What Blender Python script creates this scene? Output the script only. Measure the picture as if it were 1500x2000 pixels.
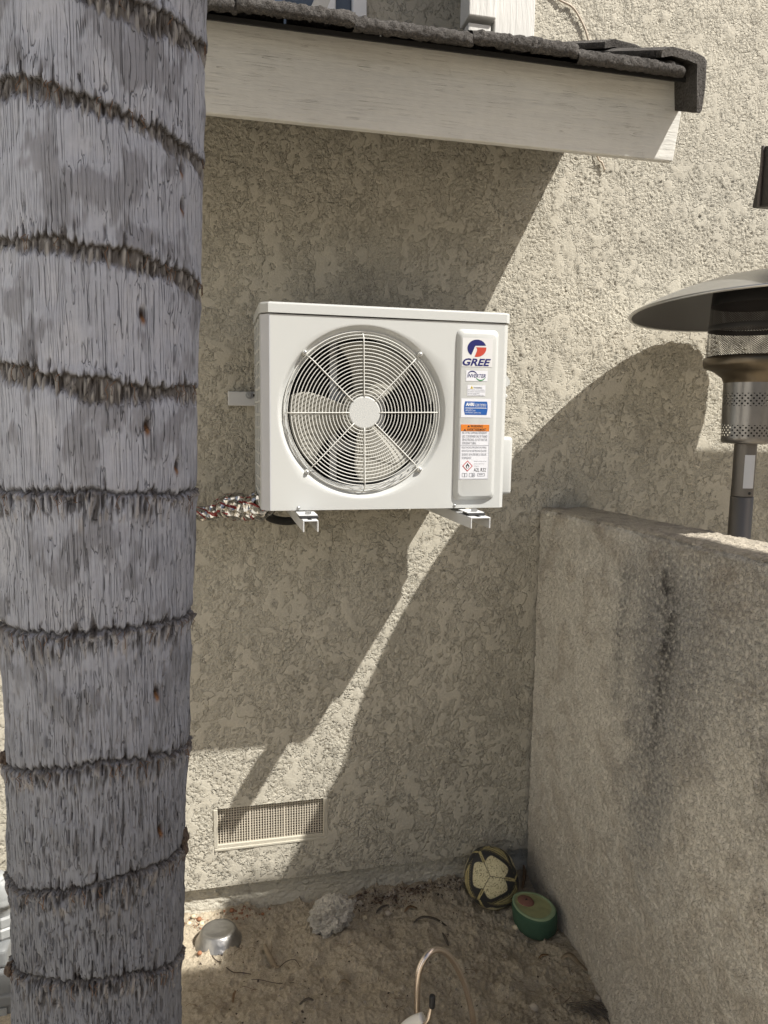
import bpy, bmesh, math, random
import numpy as np
from mathutils import Vector, Matrix, noise as mnoise

scene = bpy.context.scene
for o in list(bpy.data.objects):
    bpy.data.objects.remove(o)
random.seed(7)
COL = scene.collection

# ------------------------------------------------------------------ camera
# origin: lower left front corner of the heat pump; X along the house wall, Y into the wall (wall face Y = 0), Z up, soil at GZ
GZ = -1.52
CP = np.array([-.134, -2.5193, .2605]); YAW, PITCH, ROLL, FPX = .2298, .1238, .0132, 1435.8
_f = np.array([math.sin(YAW)*math.cos(PITCH), math.cos(YAW)*math.cos(PITCH), -math.sin(PITCH)])
_r0 = np.array([math.cos(YAW), -math.sin(YAW), 0.]); _u0 = np.cross(_r0, _f)
_r = _r0*math.cos(ROLL)+_u0*math.sin(ROLL); _u = -_r0*math.sin(ROLL)+_u0*math.cos(ROLL)
cam_d = bpy.data.cameras.new('camera'); cam = bpy.data.objects.new('camera', cam_d); COL.objects.link(cam)
cam_d.sensor_fit = 'VERTICAL'; cam_d.sensor_height = 24.0; cam_d.lens = FPX/2000*24.0
cam_d.clip_start = .02; cam_d.clip_end = 2000
cam.matrix_world = Matrix(((_r[0], _u[0], -_f[0], CP[0]), (_r[1], _u[1], -_f[1], CP[1]), (_r[2], _u[2], -_f[2], CP[2]), (0, 0, 0, 1)))
scene.camera = cam

def ray(x, y):
    return _f+_r*(x-750)/FPX+_u*(1000-y)/FPX
def at(x, y, Y):
    d = ray(x, y); return CP+d*(Y-CP[1])/d[1]
def atz(x, y, Z):
    d = ray(x, y); return CP+d*(Z-CP[2])/d[2]
def atx(x, y, X):
    d = ray(x, y); return CP+d*(X-CP[0])/d[0]

# ------------------------------------------------------------------ sky, sun, exposure
SUN = Vector((1.28, -1.0, 2.09)).normalized()          # towards the sun
world = bpy.data.worlds.new('World'); scene.world = world; world.use_nodes = True
wn = world.node_tree.nodes; wl = world.node_tree.links
sky = wn.new('ShaderNodeTexSky'); sky.sky_type = 'NISHITA'; sky.sun_disc = False
sky.sun_elevation = math.asin(SUN.z); sky.sun_rotation = math.atan2(SUN.x, SUN.y)
sky.air_density = 1.0; sky.dust_density = 4.0; sky.ozone_density = .6
wl.new(sky.outputs[0], wn['Background'].inputs[0]); wn['Background'].inputs[1].default_value = .066
sd = bpy.data.lights.new('sun', 'SUN'); sd.energy = 5.0; sd.angle = math.radians(.55); sd.color = (1.0, .96, .89)
so = bpy.data.objects.new('sun', sd); COL.objects.link(so)
so.rotation_euler = (-SUN).to_track_quat('-Z', 'Y').to_euler()
vs = scene.view_settings; vs.view_transform = 'Standard'; vs.look = 'None'; vs.exposure = .66; vs.gamma = 1.0; vs.use_curve_mapping = False
scene.cycles.use_denoising = True
scene.cycles.max_bounces = 8; scene.cycles.transparent_max_bounces = 24

# ------------------------------------------------------------------ helpers
def tag(o, label=None, cat=None, group=None, kind=None):
    if label: o['label'] = label
    if cat: o['category'] = cat
    if group: o['group'] = group
    if kind: o['kind'] = kind
    return o
def empty(name, loc, label=None, cat=None, group=None):
    o = bpy.data.objects.new(name, None); COL.objects.link(o); o.location = loc; o.empty_display_size = .05
    return tag(o, label, cat, group)
def link(name, me, mat=None, parent=None, smooth=False):
    o = bpy.data.objects.new(name, me); COL.objects.link(o)
    if mat is not None: me.materials.append(mat)
    if smooth: me.polygons.foreach_set('use_smooth', np.ones(len(me.polygons), bool))
    if parent is not None:
        o.parent = parent; bpy.context.view_layer.update() if False else None
        m = Matrix.Translation(world_loc(parent)); o.matrix_parent_inverse = m.inverted()
    return o
def world_loc(o):
    v = Vector(o.location)
    return v                                            # parts sit at the origin, only roots are moved
def pmesh(name, V, F, mat=None, parent=None, smooth=False):
    me = bpy.data.meshes.new(name); me.from_pydata([tuple(v) for v in V], [], [tuple(f) for f in F]); me.update()
    return link(name, me, mat, parent, smooth)
def gridmesh(name, P, mat=None, parent=None, smooth=True, mask=None, col=None, wrap=False):
    """P: (ny, nx, 3) vertices; quads; mask (ny-1, nx-1) True = keep; col (ny,nx,3) vertex colour"""
    ny, nx = P.shape[:2]
    i = np.arange(ny-1)[:, None]*nx; j = np.arange(nx-1 if not wrap else nx)[None]
    j2 = (j+1) % nx
    q = np.stack([i+j, i+j2, i+nx+j2, i+nx+j], -1).reshape(-1, 4)
    if mask is not None: q = q[mask.reshape(-1)]
    me = bpy.data.meshes.new(name)
    me.vertices.add(ny*nx); me.vertices.foreach_set('co', P.reshape(-1).astype(np.float32))
    me.loops.add(len(q)*4); me.loops.foreach_set('vertex_index', q.reshape(-1).astype(np.int32))
    me.polygons.add(len(q)); me.polygons.foreach_set('loop_start', (np.arange(len(q))*4).astype(np.int32))
    me.update(calc_edges=True); me.validate()
    if col is not None:
        a = me.color_attributes.new('Col', 'FLOAT_COLOR', 'POINT')
        c = np.ones((ny*nx, 4), np.float32); c[:, :3] = col.reshape(-1, 3); a.data.foreach_set('color', c.reshape(-1))
    return link(name, me, mat, parent, smooth)
def bmobj(name, bm, mat=None, parent=None, smooth=False):
    me = bpy.data.meshes.new(name); bm.to_mesh(me); bm.free(); return link(name, me, mat, parent, smooth)
def bbox(bm, lo, hi, bev=0, seg=2, rot=None, piv=None):
    lo = Vector(lo); hi = Vector(hi)
    r = bmesh.ops.create_cube(bm, size=1)
    for v in r['verts']:
        v.co = Vector(((lo.x+hi.x)/2+v.co.x*(hi.x-lo.x), (lo.y+hi.y)/2+v.co.y*(hi.y-lo.y), (lo.z+hi.z)/2+v.co.z*(hi.z-lo.z)))
    vs_ = r['verts']
    if bev:
        es = list({e for v in vs_ for e in v.link_edges})
        rr = bmesh.ops.bevel(bm, geom=es, offset=bev, segments=seg, affect='EDGES', profile=.5)
        vs_ = list({v for f in rr['faces'] for v in f.verts} | {v for v in vs_ if v.is_valid})
    if rot is not None:
        bmesh.ops.rotate(bm, verts=vs_, cent=Vector(piv) if piv is not None else (lo+hi)/2, matrix=rot)
    return vs_
def box(name, lo, hi, mat, parent=None, bev=.002, seg=2, rot=None, piv=None, smooth=False):
    bm = bmesh.new(); bbox(bm, lo, hi, bev, seg, rot, piv); return bmobj(name, bm, mat, parent, smooth)
def tube_data(pts, rad, n=8, cap=True, closed=False):
    pts = [Vector(p) for p in pts]; N = len(pts)
    rad = [rad]*N if not hasattr(rad, '__len__') else rad
    V = []; F = []; up = None
    for i, p in enumerate(pts):
        a = pts[(i-1) % N] if (closed or i > 0) else p; b = pts[(i+1) % N] if (closed or i < N-1) else p
        t = (b-a).normalized()
        if up is None:
            up = Vector((0, 0, 1)) if abs(t.z) < .9 else Vector((1, 0, 0))
        s = t.cross(up).normalized(); up = s.cross(t).normalized()
        for k in range(n):
            an = 2*math.pi*k/n; V.append(p+(s*math.cos(an)+up*math.sin(an))*rad[i])
    for i in range(N if closed else N-1):
        j = (i+1) % N
        for k in range(n):
            F.append((i*n+k, i*n+(k+1) % n, j*n+(k+1) % n, j*n+k))
    if cap and not closed:
        F.append(tuple(range(n))[::-1]); F.append(tuple((N-1)*n+k for k in range(n)))
    return V, F
def tube(name, pts, rad, mat, parent=None, n=8, smooth=True, closed=False):
    V, F = tube_data(pts, rad, n, True, closed); return pmesh(name, V, F, mat, parent, smooth)
def merge(parts):
    V = []; F = []
    for v, f in parts:
        b = len(V); V += list(v); F += [tuple(i+b for i in ff) for ff in f]
    return V, F
def spline(ctrl, n=8, closed=False):
    c = [Vector(p) for p in ctrl]; out = []; N = len(c)
    for i in range(N if closed else N-1):
        p0 = c[(i-1) % N] if (closed or i > 0) else c[0]; p1 = c[i]; p2 = c[(i+1) % N]; p3 = c[(i+2) % N] if (closed or i+2 < N) else c[-1]
        for k in range(n):
            t = k/n
            out.append(.5*((2*p1)+(p2-p0)*t+(2*p0-5*p1+4*p2-p3)*t*t+(3*p1-p0-3*p2+p3)*t**3))
    if not closed: out.append(c[-1])
    return out
def lathe(name, prof, center, mat, parent=None, n=48, smooth=True, tilt=None, uv=False, a0=0, a1=2*math.pi):
    """prof: list of (r, z); revolve round vertical axis at centre"""
    full = abs(a1-a0-2*math.pi) < 1e-6; m = n if full else n+1
    V = []; F = []
    R = tilt if tilt is not None else Matrix.Identity(3); c = Vector(center)
    for r, z in prof:
        for k in range(m):
            a = a0+(a1-a0)*k/n; V.append(c+R @ Vector((r*math.cos(a), r*math.sin(a), z)))
    for i in range(len(prof)-1):
        for k in range(n):
            k2 = (k+1) % m
            F.append((i*m+k, i*m+k2, (i+1)*m+k2, (i+1)*m+k))
    o = pmesh(name, V, F, mat, parent, smooth)
    if uv:
        me = o.data; ul = me.uv_layers.new(name='UVMap'); L = [0]
        for i in range(1, len(prof)): L.append(L[-1]+math.dist(prof[i], prof[i-1]))
        rr = max(p[0] for p in prof); d = []
        for i in range(len(prof)-1):
            for k in range(n):
                for kk, ii in ((k, i), (k+1, i), (k+1, i+1), (k, i+1)):
                    d += [kk*(a1-a0)/n*rr, L[ii]]
        ul.data.foreach_set('uv', d)
    return o

class Field:
    """band-limited random field over a rectangle, sampled bilinearly"""
    def __init__(s, w, h, step, lmin, lmax, seed, beta=1.0, ax=1.0, ay=1.0):
        s.step = step; nx = int(w/step)+8; ny = int(h/step)+8
        rng = np.random.default_rng(seed); n = rng.standard_normal((ny, nx))
        kx = np.fft.rfftfreq(nx, step)*ax; ky = np.fft.fftfreq(ny, step)*ay
        k = np.hypot(ky[:, None], kx[None])+1e-9
        A = k**(-beta)*np.exp(-(k*lmin)**4*.5)*np.exp(-(1/(k*lmax))**4*.5)
        f = np.fft.irfft2(np.fft.rfft2(n)*A, s=(ny, nx)); s.f = (f-f.mean())/f.std(); s.nx = nx; s.ny = ny
    def __call__(s, x, y):
        u = np.clip(x/s.step+2, 0, s.nx-2.001); v = np.clip(y/s.step+2, 0, s.ny-2.001)
        i = u.astype(int); j = v.astype(int); a = u-i; b = v-j; f = s.f
        return (f[j, i]*(1-a)+f[j, i+1]*a)*(1-b)+(f[j+1, i]*(1-a)+f[j+1, i+1]*a)*b
def sstep(a, b, x):
    t = np.clip((x-a)/(b-a), 0, 1); return t*t*(3-2*t)

# ------------------------------------------------------------------ materials
def mat(name, color, rough=.6, metal=0., bump=None, var=None, vcol=False, spec=None, coord='Object', extra=None):
    """bump: list of (scale, strength_distance) noise bumps; var: (scale, amount) brightness noise"""
    m = bpy.data.materials.new(name); m.use_nodes = True; n = m.node_tree.nodes; l = m.node_tree.links
    b = n['Principled BSDF']; b.inputs['Roughness'].default_value = rough; b.inputs['Metallic'].default_value = metal
    if spec is not None: b.inputs['Specular IOR Level'].default_value = spec
    tc = n.new('ShaderNodeTexCoord')
    if vcol:
        a = n.new('ShaderNodeVertexColor'); a.layer_name = 'Col'; csock = a.outputs[0]
    else:
        a = n.new('ShaderNodeRGB'); a.outputs[0].default_value = (*color, 1); csock = a.outputs[0]
    for k, (sc, amt) in enumerate(var or []):
        t = n.new('ShaderNodeTexNoise'); t.inputs['Scale'].default_value = sc; t.inputs['Detail'].default_value = 5
        l.new(tc.outputs[coord], t.inputs['Vector'])
        mr = n.new('ShaderNodeMapRange'); mr.inputs[1].default_value = .25; mr.inputs[2].default_value = .75
        mr.inputs[3].default_value = 1-amt; mr.inputs[4].default_value = 1+amt; l.new(t.outputs[0], mr.inputs[0])
        mx = n.new('ShaderNodeMix'); mx.data_type = 'RGBA'; mx.blend_type = 'MULTIPLY'; mx.inputs[0].default_value = 1
        l.new(csock, mx.inputs[6]); l.new(mr.outputs[0], mx.inputs[7]); csock = mx.outputs[2]
    l.new(csock, b.inputs['Base Color'])
    prev = None
    for bp in bump or []:
        sc, dist = bp[:2]; st = bp[2] if len(bp) > 2 else (1, 1, 1)
        mp = n.new('ShaderNodeMapping'); mp.inputs['Scale'].default_value = st; l.new(tc.outputs[coord], mp.inputs[0])
        t = n.new('ShaderNodeTexNoise'); t.inputs['Scale'].default_value = sc; t.inputs['Detail'].default_value = 4; t.inputs['Roughness'].default_value = .6
        l.new(mp.outputs[0], t.inputs['Vector'])
        bu = n.new('ShaderNodeBump'); bu.inputs['Distance'].default_value = dist; bu.inputs['Strength'].default_value = 1
        l.new(t.outputs[0], bu.inputs['Height'])
        if prev: l.new(prev.outputs[0], bu.inputs['Normal'])
        prev = bu
    if prev: l.new(prev.outputs[0], b.inputs['Normal'])
    return m
def holes(m, sx, sy, rad, u='UV'):
    """cut a staggered pattern of round holes through the sheet (UV in metres)"""
    n = m.node_tree.nodes; l = m.node_tree.links; out = n['Material Output']; b = n['Principled BSDF']
    tc = n.new('ShaderNodeTexCoord')
    def dist(off):
        a = n.new('ShaderNodeVectorMath'); a.operation = 'MULTIPLY_ADD'; l.new(tc.outputs[u], a.inputs[0])
        a.inputs[1].default_value = (1/sx, 1/sy, 0); a.inputs[2].default_value = (off, off, 0)
        f = n.new('ShaderNodeVectorMath'); f.operation = 'FRACTION'; l.new(a.outputs[0], f.inputs[0])
        g = n.new('ShaderNodeVectorMath'); g.operation = 'MULTIPLY_ADD'; l.new(f.outputs[0], g.inputs[0])
        g.inputs[1].default_value = (sx, sy, 0); g.inputs[2].default_value = (-sx/2, -sy/2, 0)
        h = n.new('ShaderNodeVectorMath'); h.operation = 'LENGTH'; l.new(g.outputs[0], h.inputs[0]); return h.outputs['Value']
    mi = n.new('ShaderNodeMath'); mi.operation = 'MINIMUM'; l.new(dist(0.), mi.inputs[0]); l.new(dist(.5), mi.inputs[1])
    lt = n.new('ShaderNodeMath'); lt.operation = 'LESS_THAN'; l.new(mi.outputs[0], lt.inputs[0]); lt.inputs[1].default_value = rad
    tr = n.new('ShaderNodeBsdfTransparent'); ms = n.new('ShaderNodeMixShader')
    l.new(lt.outputs[0], ms.inputs[0]); l.new(b.outputs[0], ms.inputs[1]); l.new(tr.outputs[0], ms.inputs[2]); l.new(ms.outputs[0], out.inputs[0])
    return m

STUC = (.468, .442, .373)
M = dict(
    stucco=mat('stucco', STUC, .92, var=[(1.3, .08), (5, .06), (160, .06), (420, .06)], spec=.2),
    stucco_low=mat('weathered_stucco', STUC, .95, var=[(3, .06), (40, .10), (190, .16), (420, .14)], vcol=True, spec=.15),
    stucco_flat=mat('upper_stucco', (.50, .47, .40), .92, var=[(2, .06)], spec=.2),
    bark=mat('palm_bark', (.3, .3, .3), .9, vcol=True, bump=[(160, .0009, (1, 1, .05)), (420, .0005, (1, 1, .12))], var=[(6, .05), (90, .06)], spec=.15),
    soil=mat('soil', (.25, .2, .15), .97, vcol=True, bump=[(70, .003), (260, .005), (560, .0035)], var=[(5, .08), (60, .12), (240, .20), (520, .20)], spec=.1),
    ac=mat('ivory_paint', (.475, .485, .475), .5, bump=[(900, .00006)], var=[(2, .01)]),
    acwire=mat('grille_wire_paint', (.62, .62, .59), .45),
    blade=mat('fan_plastic', (.26, .252, .22), .6),
    coil=mat('condenser_fins', (.012, .013, .014), .6, bump=[(30, .002, (40, 1, 1))]),
    galv=mat('galvanised_steel', (.50, .51, .52), .42, .75, var=[(30, .1)]),
    steelgrey=mat('grey_powder_coat', (.50, .515, .55), .4, var=[(12, .03)]),
    brk=mat('bracket_paint', (.58, .59, .60), .38),
    rubber=mat('black_rubber', (.015, .015, .016), .6),
    screw=mat('screw_steel', (.42, .43, .44), .35, .8),
    white=mat('sticker_white', (.64, .65, .69), .4),
    pale=mat('sticker_clear', (.60, .60, .60), .3),
    navy=mat('print_navy', (.007, .008, .105), .4), red=mat('print_red', (.44, .05, .028), .4), green=mat('print_green', (.05, .22, .09), .4),
    blue=mat('print_blue', (.010, .085, .32), .4), orange=mat('print_orange', (.58, .175, .018), .45), ink=mat('print_black', (.02, .02, .022), .5),
    greyink=mat('print_grey', (.20, .21, .24), .5), yellow=mat('print_yellow', (.75, .55, .05), .5), signred=mat('print_sign_red', (.42, .06, .06), .5),
    fascia=mat('painted_fascia', (.57, .565, .53), .7, bump=[(18, .0035, (.25, 1, 1.8)), (60, .0022, (.06, 1, 1)), (300, .0006, (.2, 1, 1))], var=[(3, .06), (40, .04)], spec=.3),
    trim=mat('white_trim_paint', (.56, .555, .53), .6, bump=[(60, .003, (1, 1, .12))], var=[(8, .05)]),
    tile=mat('concrete_tile', (.115, .108, .102), .97, bump=[(130, .012), (380, .005)], var=[(20, .2), (200, .45)], spec=.1),
    deck=mat('roof_felt', (.012, .012, .012), .95),
    frame=mat('vinyl_white', (.74, .75, .77), .4), glass=mat('window_glass', (.05, .07, .10), .05),
    screen=mat('painted_vent_wire', (.56, .51, .42), .85), ventin=mat('vent_inside', (.17, .15, .12), .95, bump=[(60, .01)]),
    heat_dome=mat('brushed_aluminium', (.50, .50, .49), .34, .85, bump=[(4, .0015)], var=[(5, .05)]), heat_dark=mat('dark_underside', (.06, .06, .063), .55, .3),
    heat_body=mat('heater_steel', (.22, .215, .21), .28, .9, var=[(8, .1), (60, .06)]), heat_pole=mat('heater_pole_steel', (.15, .14, .13), .45, .9, bump=[(300, .0002, (1, 1, .05))]),
    heat_mesh=holes(mat('emitter_mesh', (.035, .03, .028), .5, .7), .0085, .0062, .0022), brass=mat('heat_tinted_ring', (.135, .112, .082), .35, .9, var=[(12, .2)]),
    heat_black=mat('heater_black', (.018, .017, .017), .55, .2), beam=mat('dark_brown_paint', (.028, .024, .022), .5), beam_edge=mat('brown_paint_edge', (.09, .075, .07), .5),
    foil=None, rock=None, bowl=mat('worn_steel_bowl', (.33, .325, .315), .36, .9, var=[(20, .14), (70, .1)], bump=[(60, .0012), (14, .003)]),
    copper=mat('copper_tube', (.74, .655, .59), .26, 1., var=[(20, .12)]), foam=mat('white_foam', (.74, .72, .67), .8, bump=[(200, .001)]), cap=mat('black_cap', (.010, .011, .014), .5),
    shell=mat('avocado_green', (.035, .082, .05), .85, bump=[(300, .001), (40, .002)], var=[(25, .12)]),
    flesh=mat('avocado_flesh', (.25, .26, .125), .9, var=[(40, .08)]), fleshrim=mat('avocado_rim', (.21, .28, .165), .9, var=[(40, .1)]), pit=mat('avocado_pit', (.16, .075, .055), .85, var=[(60, .12)]),
    ball=mat('ball_leather', (.4, .4, .1), .62, vcol=True, var=[(60, .10), (240, .12)], bump=[(420, .0006)]),
    leaf=mat('dry_leaf', (.17, .105, .055), .9, bump=[(60, .003, (1, 6, 1))], var=[(80, .25)]), leafgrey=mat('grey_leaf', (.10, .085, .07), .9, bump=[(60, .003, (1, 8, 1))], var=[(80, .25)]),
    chip=mat('wood_chip', (.30, .24, .165), .9, bump=[(60, .004, (1, 6, 1))], var=[(50, .25)]), twig=mat('twig', (.075, .055, .042), .9), straw=mat('root_fibre', (.13, .075, .045), .9, var=[(40, .3)]),
    pebble=mat('pebble', (.34, .30, .25), .8, var=[(30, .25)]), seed=mat('rust_seed', (.24, .11, .055), .7, var=[(40, .2)]), shellp=mat('snail_shell', (.52, .45, .32), .6, var=[(60, .25)]),
    meter=mat('meter_grey_paint', (.17, .178, .182), .55, var=[(12, .1)], bump=[(200, .0006)]), pipe=mat('pipe_grey_paint', (.27, .28, .28), .5, var=[(20, .1)], bump=[(120, .001)]),
    cable=mat('beige_cable', (.45, .38, .30), .6), post=mat('post_paint', (.42, .39, .33), .7), frond=mat('palm_leaf', (.06, .10, .03), .6), wood=mat('cover_boards', (.34, .27, .20), .8, var=[(4, .15)]),
)
def plaster(m, layers, grain, mask=0.):
    """crisp plaster relief: broken trowel skins (steep-edged fractal plates, heights in metres) over sandy grain"""
    n = m.node_tree.nodes; l = m.node_tree.links; b = n['Principled BSDF']; tc = n.new('ShaderNodeTexCoord'); tot = None
    def add(x):
        nonlocal tot
        if tot is None: tot = x; return
        a = n.new('ShaderNodeMath'); a.operation = 'ADD'; l.new(tot, a.inputs[0]); l.new(x, a.inputs[1]); tot = a.outputs[0]
    for k, (sc, det, lo, hi, h, st) in enumerate(layers):
        mp = n.new('ShaderNodeMapping'); mp.inputs['Scale'].default_value = st; mp.inputs['Location'].default_value = (3.1*k, 1.7*k, 5.3*k); l.new(tc.outputs['Object'], mp.inputs[0])
        t = n.new('ShaderNodeTexNoise'); t.inputs['Scale'].default_value = sc; t.inputs['Detail'].default_value = det; t.inputs['Roughness'].default_value = .60; l.new(mp.outputs[0], t.inputs['Vector'])
        r = n.new('ShaderNodeMapRange'); r.inputs[1].default_value = lo; r.inputs[2].default_value = hi; r.inputs[3].default_value = 0; r.inputs[4].default_value = h; l.new(t.outputs[0], r.inputs[0]); add(r.outputs[0])
    for sc, h in grain:
        t = n.new('ShaderNodeTexNoise'); t.inputs['Scale'].default_value = sc; t.inputs['Detail'].default_value = 3; l.new(tc.outputs['Object'], t.inputs['Vector'])
        a = n.new('ShaderNodeMath'); a.operation = 'MULTIPLY'; a.inputs[1].default_value = h; l.new(t.outputs[0], a.inputs[0])
        if mask:
            vc = n.new('ShaderNodeVertexColor'); vc.layer_name = 'Col'; k_ = n.new('ShaderNodeMath'); k_.operation = 'MULTIPLY_ADD'; k_.inputs[1].default_value = -mask; k_.inputs[2].default_value = 1; l.new(vc.outputs[0], k_.inputs[0])
            a2 = n.new('ShaderNodeMath'); a2.operation = 'MULTIPLY'; l.new(a.outputs[0], a2.inputs[0]); l.new(k_.outputs[0], a2.inputs[1]); a = a2
        add(a.outputs[0])
    bu = n.new('ShaderNodeBump'); bu.inputs['Distance'].default_value = 1.0; bu.inputs['Strength'].default_value = 1.0; l.new(tot, bu.inputs['Height']); l.new(bu.outputs[0], b.inputs['Normal'])
plaster(M['stucco'], [(7, 8, .53, .548, .0034, (1, 1, .8)), (26, 7, .60, .63, .0022, (1, 1, .85))], [(120, .0044), (230, .0034), (450, .0018)], .72)
plaster(M['stucco_low'], [(40, 7, .50, .56, .0022, (1, 1, .9)), (85, 5, .52, .58, .0026, (1, 1, 1))], [(190, .0040), (430, .0022)])
plaster(M['stucco_flat'], [(11, 9, .505, .530, .0042, (1, 1, .8)), (26, 8, .50, .53, .0026, (1, 1, .85))], [(210, .0024)])
def rock_mat():
    m = mat('concrete_lump', (.46, .435, .385), .95, bump=[(60, .008), (240, .004)], var=[(25, .25), (90, .30)]); return m
M['rock'] = rock_mat()
def split_shade(m, sc=150, zs=.045, w=.035, dk=.42, ths=(.42, .46), st=lambda z: (1, 1, z), dist=.003):
    """thin meandering vertical splits between the fibres: shade inside painted into the colour, plus a groove"""
    n = m.node_tree.nodes; l = m.node_tree.links; b = n['Principled BSDF']; tc = n.new('ShaderNodeTexCoord')
    src = b.inputs['Base Color'].links[0].from_socket; prevn = b.inputs['Normal'].links[0].from_socket; hs = []
    for sc_, zs_, w_, th in ((sc, zs, w, ths[0]), (sc*1.9, zs*.8, w*1.2, ths[1])):
        mp = n.new('ShaderNodeMapping'); mp.inputs['Scale'].default_value = st(zs_); l.new(tc.outputs['Object'], mp.inputs[0])
        t = n.new('ShaderNodeTexNoise'); t.inputs['Scale'].default_value = sc_; t.inputs['Detail'].default_value = 0; l.new(mp.outputs[0], t.inputs['Vector'])
        a = n.new('ShaderNodeMath'); a.operation = 'SUBTRACT'; a.inputs[1].default_value = .5; l.new(t.outputs[0], a.inputs[0])
        c = n.new('ShaderNodeMath'); c.operation = 'ABSOLUTE'; l.new(a.outputs[0], c.inputs[0])
        r = n.new('ShaderNodeMapRange'); r.inputs[1].default_value = 0; r.inputs[2].default_value = w_; r.inputs[3].default_value = 1; r.inputs[4].default_value = 0; l.new(c.outputs[0], r.inputs[0])
        g = n.new('ShaderNodeTexNoise'); g.inputs['Scale'].default_value = 22; g.inputs['Detail'].default_value = 2; l.new(mp.outputs[0] if False else tc.outputs['Object'], g.inputs['Vector'])
        gm = n.new('ShaderNodeMapRange'); gm.inputs[1].default_value = th-.09; gm.inputs[2].default_value = th+.06; l.new(g.outputs[0], gm.inputs[0])
        mu = n.new('ShaderNodeMath'); mu.operation = 'MULTIPLY'; l.new(r.outputs[0], mu.inputs[0]); l.new(gm.outputs[0], mu.inputs[1]); hs.append(mu.outputs[0])
    mx = n.new('ShaderNodeMath'); mx.operation = 'MAXIMUM'; l.new(hs[0], mx.inputs[0]); l.new(hs[1], mx.inputs[1])
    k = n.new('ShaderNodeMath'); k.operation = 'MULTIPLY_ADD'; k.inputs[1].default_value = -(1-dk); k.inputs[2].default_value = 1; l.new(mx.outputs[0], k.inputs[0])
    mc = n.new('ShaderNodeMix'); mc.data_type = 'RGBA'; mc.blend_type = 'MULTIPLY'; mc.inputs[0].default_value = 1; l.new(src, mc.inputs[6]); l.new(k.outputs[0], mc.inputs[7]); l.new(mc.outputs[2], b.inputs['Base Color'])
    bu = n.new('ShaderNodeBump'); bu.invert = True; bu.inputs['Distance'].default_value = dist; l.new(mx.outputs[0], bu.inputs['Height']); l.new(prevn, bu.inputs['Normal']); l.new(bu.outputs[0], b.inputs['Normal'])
split_shade(M['bark'], 150, .0085, .017, .60, (.40, .42))  # fine bark cracks darkened in the colour to look deep
split_shade(M['fascia'], 70, .03, .005, .90, (.56, .60), lambda z: (z, 1, 1), .0012)
def foil_mat():
    m = mat('foil_wrap', (.78, .78, .78), .17, 1.0); n = m.node_tree.nodes; l = m.node_tree.links; b = n['Principled BSDF']
    tc = n.new('ShaderNodeTexCoord'); w = n.new('ShaderNodeTexWave'); w.wave_type = 'BANDS'; w.bands_direction = 'DIAGONAL'; w.inputs['Scale'].default_value = 20; w.inputs['Distortion'].default_value = 3; w.inputs['Detail'].default_value = 2
    l.new(tc.outputs['Object'], w.inputs[0])
    n2 = n.new('ShaderNodeTexNoise'); n2.inputs['Scale'].default_value = 24; l.new(tc.outputs['Object'], n2.inputs[0])
    a = n.new('ShaderNodeMath'); a.operation = 'GREATER_THAN'; a.inputs[1].default_value = .86; l.new(w.outputs['Fac'], a.inputs[0])
    c = n.new('ShaderNodeMath'); c.operation = 'GREATER_THAN'; c.inputs[1].default_value = .50; l.new(n2.outputs[0], c.inputs[0])
    mu = n.new('ShaderNodeMath'); mu.operation = 'MULTIPLY'; l.new(a.outputs[0], mu.inputs[0]); l.new(c.outputs[0], mu.inputs[1])
    mx = n.new('ShaderNodeMix'); mx.data_type = 'RGBA'; mx.inputs[6].default_value = (.62, .62, .615, 1); mx.inputs[7].default_value = (.24, .04, .04, 1); l.new(mu.outputs[0], mx.inputs[0]); l.new(mx.outputs[2], b.inputs['Base Color'])
    me = n.new('ShaderNodeMath'); me.operation = 'MULTIPLY_ADD'; me.inputs[1].default_value = -.6; me.inputs[2].default_value = 1; l.new(mu.outputs[0], me.inputs[0]); l.new(me.outputs[0], b.inputs['Metallic'])
    vo = n.new('ShaderNodeTexVoronoi'); vo.inputs['Scale'].default_value = 42; l.new(tc.outputs['Object'], vo.inputs['Vector']); bu = n.new('ShaderNodeBump'); bu.inputs['Distance'].default_value = .018; l.new(vo.outputs['Distance'], bu.inputs['Height']); l.new(bu.outputs[0], b.inputs['Normal'])
    return m
M['foil'] = foil_mat()

# ================================================================== SETTING: ground
rng = np.random.default_rng(3)
def axis(*segs):
    out = []
    for a, b, n in segs: out += list(np.linspace(a, b, n, endpoint=False))
    return np.array(out+[segs[-1][1]])
gx = axis((-400, -20, 6), (-20, -3, 8), (-3, -.95, 12), (-.95, -.32, 50), (-.32, 1.1, 420), (1.1, 3, 20), (3, 20, 8), (20, 400, 6))
gy = axis((-400, -20, 6), (-20, -3, 10), (-3, -1.2, 20), (-1.2, -.85, 40), (-.85, .03, 250), (.03, 20, 4), (20, 400, 4))
GX, GY = np.meshgrid(gx, gy)
F1 = Field(1.6, 1.2, .004, .05, .4, 1, 1.2); F2 = Field(1.6, 1.2, .0035, .012, .05, 2, .8); F3 = Field(1.6, 1.2, .0035, .008, .014, 4, .3)
lx, ly = GX+.4, GY+1.15
near = sstep(1.3, .3, np.abs(GX-.4))*sstep(-1.4, -1.0, GY)*(GY < .2)
gh = (F1(lx, ly)*.007+F2(lx, ly)*.0025+F3(lx, ly)*.0012)*near
gh += np.maximum(0, F2(lx*1.0, ly)-1.3)*.006*near                        # small clods
gh += near*(.016*sstep(.1, -.35, GX)-.016*sstep(.4, 1.0, GX)+.018*sstep(-.16, 0., GY)*sstep(.3, .6, GX))
gh -= near*.012*np.exp(-(((GX+.14)/.13)**2+((GY+.17)/.11)**2))
base = np.array([.53, .46, .35]); dark = np.array([.23, .185, .135]); pale = np.array([.54, .48, .39])
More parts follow.
